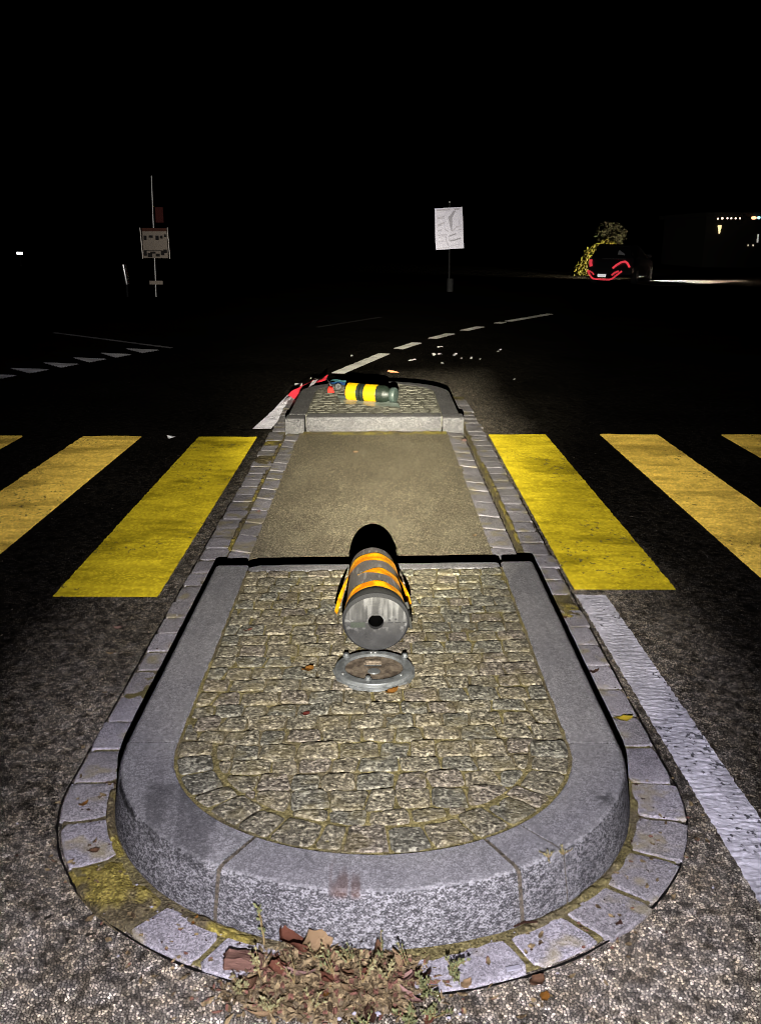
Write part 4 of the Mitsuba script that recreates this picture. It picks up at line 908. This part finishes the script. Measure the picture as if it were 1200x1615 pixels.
loose_leaves = [
 (.862, 3.03, .012, .095, .042, .1, 'leaf_yellow', 'yellow fallen leaf against the right kerb on the pavers'),
 (-.885, 2.50, .013, .05, .022, 1.0, 'leaf_orange', 'orange curled leaf on the left gutter paver'),
 (-.79, 2.27, .013, .05, .03, .4, 'leaf_brown', 'brown leaf scrap on the last left paver before the moss'),
 (-.455, 1.985, .016, .055, .016, 1.3, 'leaf_orange', 'orange leaf strip in the mossy joint at the lower left'),
 (-1.14, 3.86, .004, .075, .035, .0, 'leaf_pink', 'pale leaf on the asphalt left of the near island'),
 (-1.10, 3.60, .004, .06, .02, .0, 'leaf_tan', 'thin pale leaf on the asphalt left of the near island, nearer one'),
 (-.19, 7.32, .028, .07, .05, .3, 'leaf_tan', 'small curled leaf on the far part of the refuge path'),
 (.54, 5.15, .028, .05, .035, .8, 'leaf_tan', 'small tan leaf on the refuge path near its right kerb'),
 (-.52, 3.49, .152, .06, .03, .8, 'leaf_rust', 'rusty leaf scrap on the setts left of the fallen beacon'),
 (-.24, 2.80, .152, .045, .03, .6, 'leaf_red', 'small dark red leaf on the setts in front of the socket ring'),
 (-.255, 3.13, .152, .06, .06, .3, 'leaf_orange', 'orange brown leaf crumpled in the setts left of the socket ring'),
 (.045, 2.965, .152, .075, .035, .6, 'leaf_orange', 'orange leaf stuck at the front edge of the socket ring'),
 (.845, 3.42, .013, .06, .03, .3, 'leaf_dark', 'dark leaf on the right gutter paver level with the ring'),
 (.835, 3.98, .013, .04, .03, .3, 'leaf_brown', 'brown leaf crumb on the right gutter beside the back of the island'),
 (.70, 7.75, .032, .10, .07, 1.2, 'leaf_pink', 'pinkish leaf on the right gutter by the corner of the far island'),
 (-.745, 5.62, .03, .06, .04, 1.4, 'leaf_pink', 'pinkish leaf in the mossy joint left of the refuge path'),
 (.60, 1.985, .006, .045, .03, 1.3, 'leaf_dark', 'dark leaf standing at the outer edge of the lower right pavers'),
 (.365, 1.80, .006, .055, .045, .5, 'leaf_brown', 'brown leaf curled on the edge of the lower right pavers'),
 (.375, 1.76, .003, .04, .03, 1.0, 'leaf_orange', 'orange leaf crumb on asphalt below the lower right pavers'),
 (.20, 1.79, .010, .05, .03, .8, 'leaf_tan', 'tan leaf at the outer edge of the paver right of the litter heap')]
for i, (x, y, z, L, W, rz, b, lab) in enumerate(loose_leaves):
    thing('fallen_leaf', lab, 'leaf', 'single fallen leaves', mesh=put(leaf(L * .72, W * .72, i), x, y, z + .001, rz, .12, i), bsdf=b, smooth=True)
m = bx(-.018, .018, -.007, .007, 0, .004, .001); m.apply_transform(trimesh.transformations.rotation_matrix(.25, [0, 0, 1])); m.apply_translation([.315, 1.835, .014])
thing('paper_scrap', 'small white scrap at the outer edge of the lower right pavers', 'scrap', mesh=m, bsdf='pebble_white')
thing('twig', 'thin dark twig lying on the joint at the foot of the right kerb', 'twig', mesh=tube([(.335, 1.975, .016), (.36, 1.985, .020), (.395, 1.99, .018)], .0025, 5), bsdf='leaf_dark')

# ------------------------------------------------------------------ the heap of leaf litter and weeds at the nose of the island
def heap_e(x, y):
    return np.clip(1.15 - ((x + .12) / .255) ** 2 - (np.where(y > 1.80, (y - 1.80) / .15, (y - 1.80) / .125)) ** 2, 0, 1)
def heap_z(x, y): return .003 + .022 * heap_e(x, y)
g = np.random.default_rng(21)
V, F = [], []
for i in range(4600):
    x = g.normal(-.105, .140); y = 1.79 + g.normal(0, .075)
    if y > 2.63 - .738 * math.sqrt(max(0, 1 - ((x - CX) / .79) ** 2)): continue
    e = float(heap_e(x, y))
    if g.random() > .16 + 1.5 * e: continue
    z = float(heap_z(x, y)) * (.4 + .6 * g.random())
    s = .0032 + .0105 * g.random() ** 2.0
    a, b = g.normal(size=3) * [1, 1, .6], g.normal(size=3) * [1, 1, .6]; a /= np.linalg.norm(a); b -= a * (a @ b); b /= np.linalg.norm(b)
    k = len(V); q = np.array([x, y, z + s * .5]); nn = np.cross(a, b)
    V += [q - a * s, q + b * s * .5 + nn * s * .25, q + a * s * (1 + g.random()), q - b * s * .5]; F += [[k, k + 1, k + 2], [k, k + 2, k + 3]]
struct('leaf_litter', tri(V, F), 'litter', kind='stuff', label='crumbled brown leaf litter heaped at the nose of the near island')
hx, hy = np.meshgrid(np.linspace(-.43, .25, 90), np.linspace(1.62, 1.96, 50))
hz = -.02 + (heap_z(hx, hy) * .75 + .02) * (heap_e(hx, hy) > .40) + .016 * (meshkit.fbm(np.stack([hx * 60, hy * 60, hx * 0], -1), 3) - .6)
thing('soil_heap', 'low heap of brown soil under the litter at the nose of the near island', 'soil', mesh=grid(np.stack([hx, hy, hz], -1)), bsdf='soil', smooth=True)
big = [(-.205, 1.885, .030, .12, .085, 2.3, 'leaf_rust', .55, 'large rusty curled leaf standing against the front kerb, left one'),
       (-.155, 1.885, .030, .12, .075, 0.9, 'leaf_tan', .55, 'large pale curled leaf standing against the front kerb, right one'),
       (-.235, 1.815, .035, .06, .04, .4, 'leaf_rust', .5, 'rust red rolled leaf on the left part of the heap'),
       (-.18, 1.80, .035, .09, .022, 2.9, 'leaf_pink', .1, 'narrow pinkish leaf lying across the heap'),
       (-.12, 1.78, .035, .05, .04, 1.0, 'leaf_rust', .5, 'rust leaf scrap in the middle of the heap'),
       (-.115, 1.745, .030, .05, .016, 1.2, 'leaf_orange', .2, 'orange leaf strip in the middle of the heap'),
       (-.075, 1.79, .035, .05, .035, .6, 'leaf_brown', .6, 'brown curled leaf right of the middle of the heap'),
       (-.03, 1.80, .035, .04, .03, 1.6, 'leaf_rust', .7, 'reddish leaf tip poking up between the weeds'),
       (-.06, 1.75, .030, .06, .04, .2, 'leaf_tan', .4, 'tan leaf scrap among the weed stems'),
       (.075, 1.745, .020, .085, .022, 2.35, 'leaf_pink', .1, 'long pink leaf at the right end of the heap'),
       (.07, 1.79, .025, .05, .04, .9, 'leaf_pink', .6, 'rosy folded leaf above the long pink leaf'),
       (.10, 1.80, .020, .06, .045, .3, 'leaf_dark', .6, 'dark hollow leaf at the right end of the heap'),
       (.05, 1.85, .025, .07, .02, 1.8, 'leaf_tan', .8, 'tan leaf standing at the kerb on the right of the heap'),
       (.115, 1.70, .006, .045, .03, 1.0, 'leaf_rust', .3, 'rust leaf on the asphalt right of the heap'),
       (-.29, 1.77, .025, .06, .035, .5, 'leaf_brown', .3, 'brown leaf below the brick fragment'),
       (-.25, 1.70, .015, .09, .015, .0, 'leaf_tan', .1, 'long tan stalk-like leaf at the lower left of the heap'),
       (-.17, 1.665, .010, .05, .02, .2, 'leaf_tan', .2, 'tan leaf sliver at the bottom of the heap'),
       (-.02, 1.70, .015, .05, .03, 1.9, 'leaf_dark', .4, 'dark leaf near the white pebbles'),
       (.0, 1.87, .028, .06, .03, 2.2, 'leaf_brown', .8, 'brown leaf leaning on the kerb in the middle'),
       (-.10, 1.86, .03, .04, .025, .9, 'leaf_tan', .5, 'small pale leaf scrap at the foot of the pale curled leaf')]
for i, (x, y, z, L, W, rz, b, tl_, lab) in enumerate(big):
    thing('dry_leaf', lab, 'leaf', 'dry leaves on the litter heap', mesh=put(leaf(L * .85, W * .85, 50 + i, .6, .5), x, y, z - .006, rz, tl_, .3 * i), bsdf=b, smooth=True)
m = bx(-.045, .045, -.022, .022, 0, .03, .006).subdivide().subdivide(); m.vertices += .016 * np.stack([meshkit.fbm(m.vertices * 60, 2, k) - .5 for k in range(3)], 1); m.apply_transform(trimesh.transformations.rotation_matrix(-.1, [0, 0, 1])); m.apply_translation([-.315, 1.852, .006])
thing('brick_fragment', 'reddish brick fragment at the left end of the litter heap', 'brick fragment', mesh=m, bsdf='brick_red')
for i, (x, y, s) in enumerate([(-.085, 1.675, .010), (-.055, 1.655, .011), (-.05, 1.69, .012), (.0, 1.69, .012), (.155, 1.68, .007), (.18, 1.69, .006), (-.33, 2.035, .0)]):
    if s: 
        m = trimesh.creation.icosphere(1, s * .62); m.vertices *= [1, .8, .7] + .25 * np.random.default_rng(i).normal(size=m.vertices.shape) * .5; m.apply_translation([x, y + .015, .010])
        thing('pebble', ['left white pebble at the bottom of the heap', 'lowest white pebble at the bottom of the heap', 'lilac pebble just above the lowest one', 'lilac pebble right of the others', 'white pebble on the asphalt right of the heap', 'outermost white pebble right of the heap'][i], 'pebble', 'pebbles at the heap', mesh=m, bsdf='pebble_white', smooth=True)

gr_ = np.random.default_rng(5); gl_, gd_ = [], []
for i in range(430):
    t = gr_.uniform(-.35, 1.35); k = gr_.beta(1.1, 2.2) if gr_.random() < .7 else gr_.random() * 1.8
    q = gp(t, .795 + (.955 - .795) * k, .745 + (.88 - .745) * k)
    r_q = .0016 + .0042 * gr_.random() ** 3
    m = trimesh.Trimesh(np.array([[1, 0, 0], [-1, 0, 0], [0, 1, 0], [0, -1, 0], [0, 0, .7], [0, 0, -.7]]) * r_q * gr_.uniform(.6, 1.3, (6, 1)), [[0, 2, 4], [2, 1, 4], [1, 3, 4], [3, 0, 4], [2, 0, 5], [1, 2, 5], [3, 1, 5], [0, 3, 5]], process=False)
    m.apply_translation([q[0], q[1], .0135 if k < 1 else .003]); (gd_ if gr_.random() < .6 else gl_).append(m)
st_ = []
for i in range(150):
    t = gr_.normal(.5, .22) if i < 100 else gr_.uniform(-.1, 1.1); q = gp(t, .80 + .22 * gr_.random(), .75 + .26 * gr_.random())
    l = leaf(.010 + .018 * gr_.random() ** 2, .006 + .008 * gr_.random(), i, .4, .3); st_.append(put(l, q[0], q[1], .0125 if np.hypot((q[0] - CX) / .948, (q[1] - YC) / .873) < 1 else .004, gr_.random() * 6, .3 * gr_.random(), i))
struct('leaf_crumbs', cat(st_), 'litter', kind='stuff', label='small dry leaf crumbs strewn along the gutter at the nose of the near island')
gk = struct('grit', None, kind='stuff', label='loose grit and crumbs scattered on the gutter pavers')
part(gk, 'dark_crumbs', cat(gd_), 'leaf_dark', kind='stuff'); part(gk, 'pale_grains', cat(gl_), 'pebble_white', kind='stuff')
def weed(x, y, z, h, nst, spread, seed, leafy=10, ls=.010, lean=(0, 0)):
    g = np.random.default_rng(seed); stems, V, F = [], [], []
    for s in range(nst):
        d = np.array([g.normal(0, spread) + lean[0], g.normal(0, spread) + lean[1], 1.0]); d /= np.linalg.norm(d)
        hh = h * (.6 + .5 * g.random()); u = np.linspace(0, 1, 9)[:, None]
        bend = np.array([g.normal(0, .25), g.normal(0, .15), 0]) * hh
        p = np.array([x, y, z]) + d * hh * u + bend * u ** 2 + g.normal(0, .0012, (9, 3)) * u
        stems.append(tube(p, np.linspace(.0017, .0007, 9), 4))
        for k in range(leafy):
            t = .25 + .75 * g.random(); q = np.array([np.interp(t, u[:, 0], p[:, j]) for j in range(3)])
            a = g.normal(size=3) + d * 1.2; a /= np.linalg.norm(a); b = np.cross(a, g.normal(size=3)); b /= np.linalg.norm(b)
            l = ls * (.6 + .8 * g.random()); n0 = len(V)
            V += [q, q + a * l * .5 + b * l * .25, q + a * l, q + a * l * .5 - b * l * .25]; F += [[n0, n0 + 1, n0 + 2], [n0, n0 + 2, n0 + 3]]
    return cat(stems), tri(V, F)
weeds = [(-.275, 1.915, .01, .15, 2, .10, 14, .013, (-.05, .1), 'tall spindly weed sprig against the left part of the front kerb', 'weed_green', 'weed'),
         (-.27, 1.80, .02, .08, 3, .5, 16, .012, (-.2, 0), 'pale leafy weed at the left of the heap', 'weed_pale', 'weed'),
         (-.19, 1.77, .03, .11, 2, .25, 10, .010, (.1, 0), 'thin pink-stemmed weed left of the middle', 'weed_pale', 'weed'),
         (-.235, 1.70, .01, .06, 4, .6, 16, .012, (0, 0), 'pale weed spreading at the lower left of the heap', 'weed_pale', 'weed'),
         (-.035, 1.775, .03, .11, 3, .45, 16, .012, (.35, 0), 'weed with several slanting stems in the middle of the heap', 'weed_pale', 'weed'),
         (-.10, 1.80, .03, .07, 3, .4, 14, .010, (0, .1), 'short weed behind the middle of the heap', 'weed_green', 'weed'),
         (.01, 1.86, .02, .07, 3, .4, 14, .011, (0, 0), 'dark weed tuft at the kerb, middle', 'weed_green', 'weed'),
         (.065, 1.84, .02, .09, 2, .2, 12, .010, (.1, 0), 'weed standing at the kerb right of the middle', 'weed_green', 'weed'),
         (.105, 1.765, .012, .055, 6, .6, 26, .012, (.2, 0), 'bushy green weed at the right end of the heap', 'weed_green', 'weed'),
         (.165, 1.82, .012, .065, 6, .5, 26, .012, (.2, 0), 'bushy green weed growing on the gutter right of the heap', 'weed_green', 'weed'),
         (.07, 1.675, .004, .05, 6, .6, 24, .012, (.1, 0), 'green weed on the asphalt below the right end of the heap', 'weed_green', 'weed'),
         (-.03, 1.66, .004, .045, 4, .5, 18, .011, (0, 0), 'green weed beside the white pebbles', 'weed_green', 'weed'),
         (-.31, 1.76, .012, .05, 4, .6, 18, .012, (-.1, 0), 'pale weed at the left edge of the heap below the brick fragment', 'weed_pale', 'weed'),
         (-.07, 1.835, .03, .06, 4, .5, 16, .011, (0, .1), 'grey-green weed at the kerb just right of the pale curled leaf', 'weed_green', 'weed'),
         (.02, 1.79, .025, .07, 4, .55, 18, .011, (.2, 0), 'grey-green weed in the right half of the heap', 'weed_pale', 'weed'),
         (-.15, 1.845, .03, .05, 3, .5, 14, .010, (0, 0), 'small weed in front of the large curled leaves', 'weed_pale', 'weed'),
         (.125, 1.70, .004, .04, 5, .6, 18, .011, (.1, 0), 'low green weed on the asphalt at the far right of the heap', 'weed_green', 'weed'),
         (-.14, 1.71, .012, .05, 3, .6, 14, .011, (0, 0), 'pale weed near the bottom middle of the heap', 'weed_pale', 'weed'),
         (.47, 2.09, .14, .03, 5, .7, 10, .008, (-.2, -.3), 'dry grass tuft in the kerb joint at the lower right', 'weed_pale', 'grass tuft'),
         (.43, 2.07, .145, .03, 5, .9, 8, .008, (-.3, -.2), 'dry grass tuft beside the wedge of kerb at the lower right', 'weed_pale', 'grass tuft')]
for i, (x, y, z, h, n, sp, lf, ls, ln, lab, b, c) in enumerate(weeds):
    s, l = weed(x, y, z, h * .85, n, sp, 70 + i, lf, ls * .85, ln)
    w = thing('weed' if c == 'weed' else 'grass_tuft', lab, c, 'weeds at the nose of the island' if c == 'weed' else 'dry tufts in the kerb joint')
    part(w, 'stems', s, 'weed_stem', True); part(w, 'leaves', l, b)
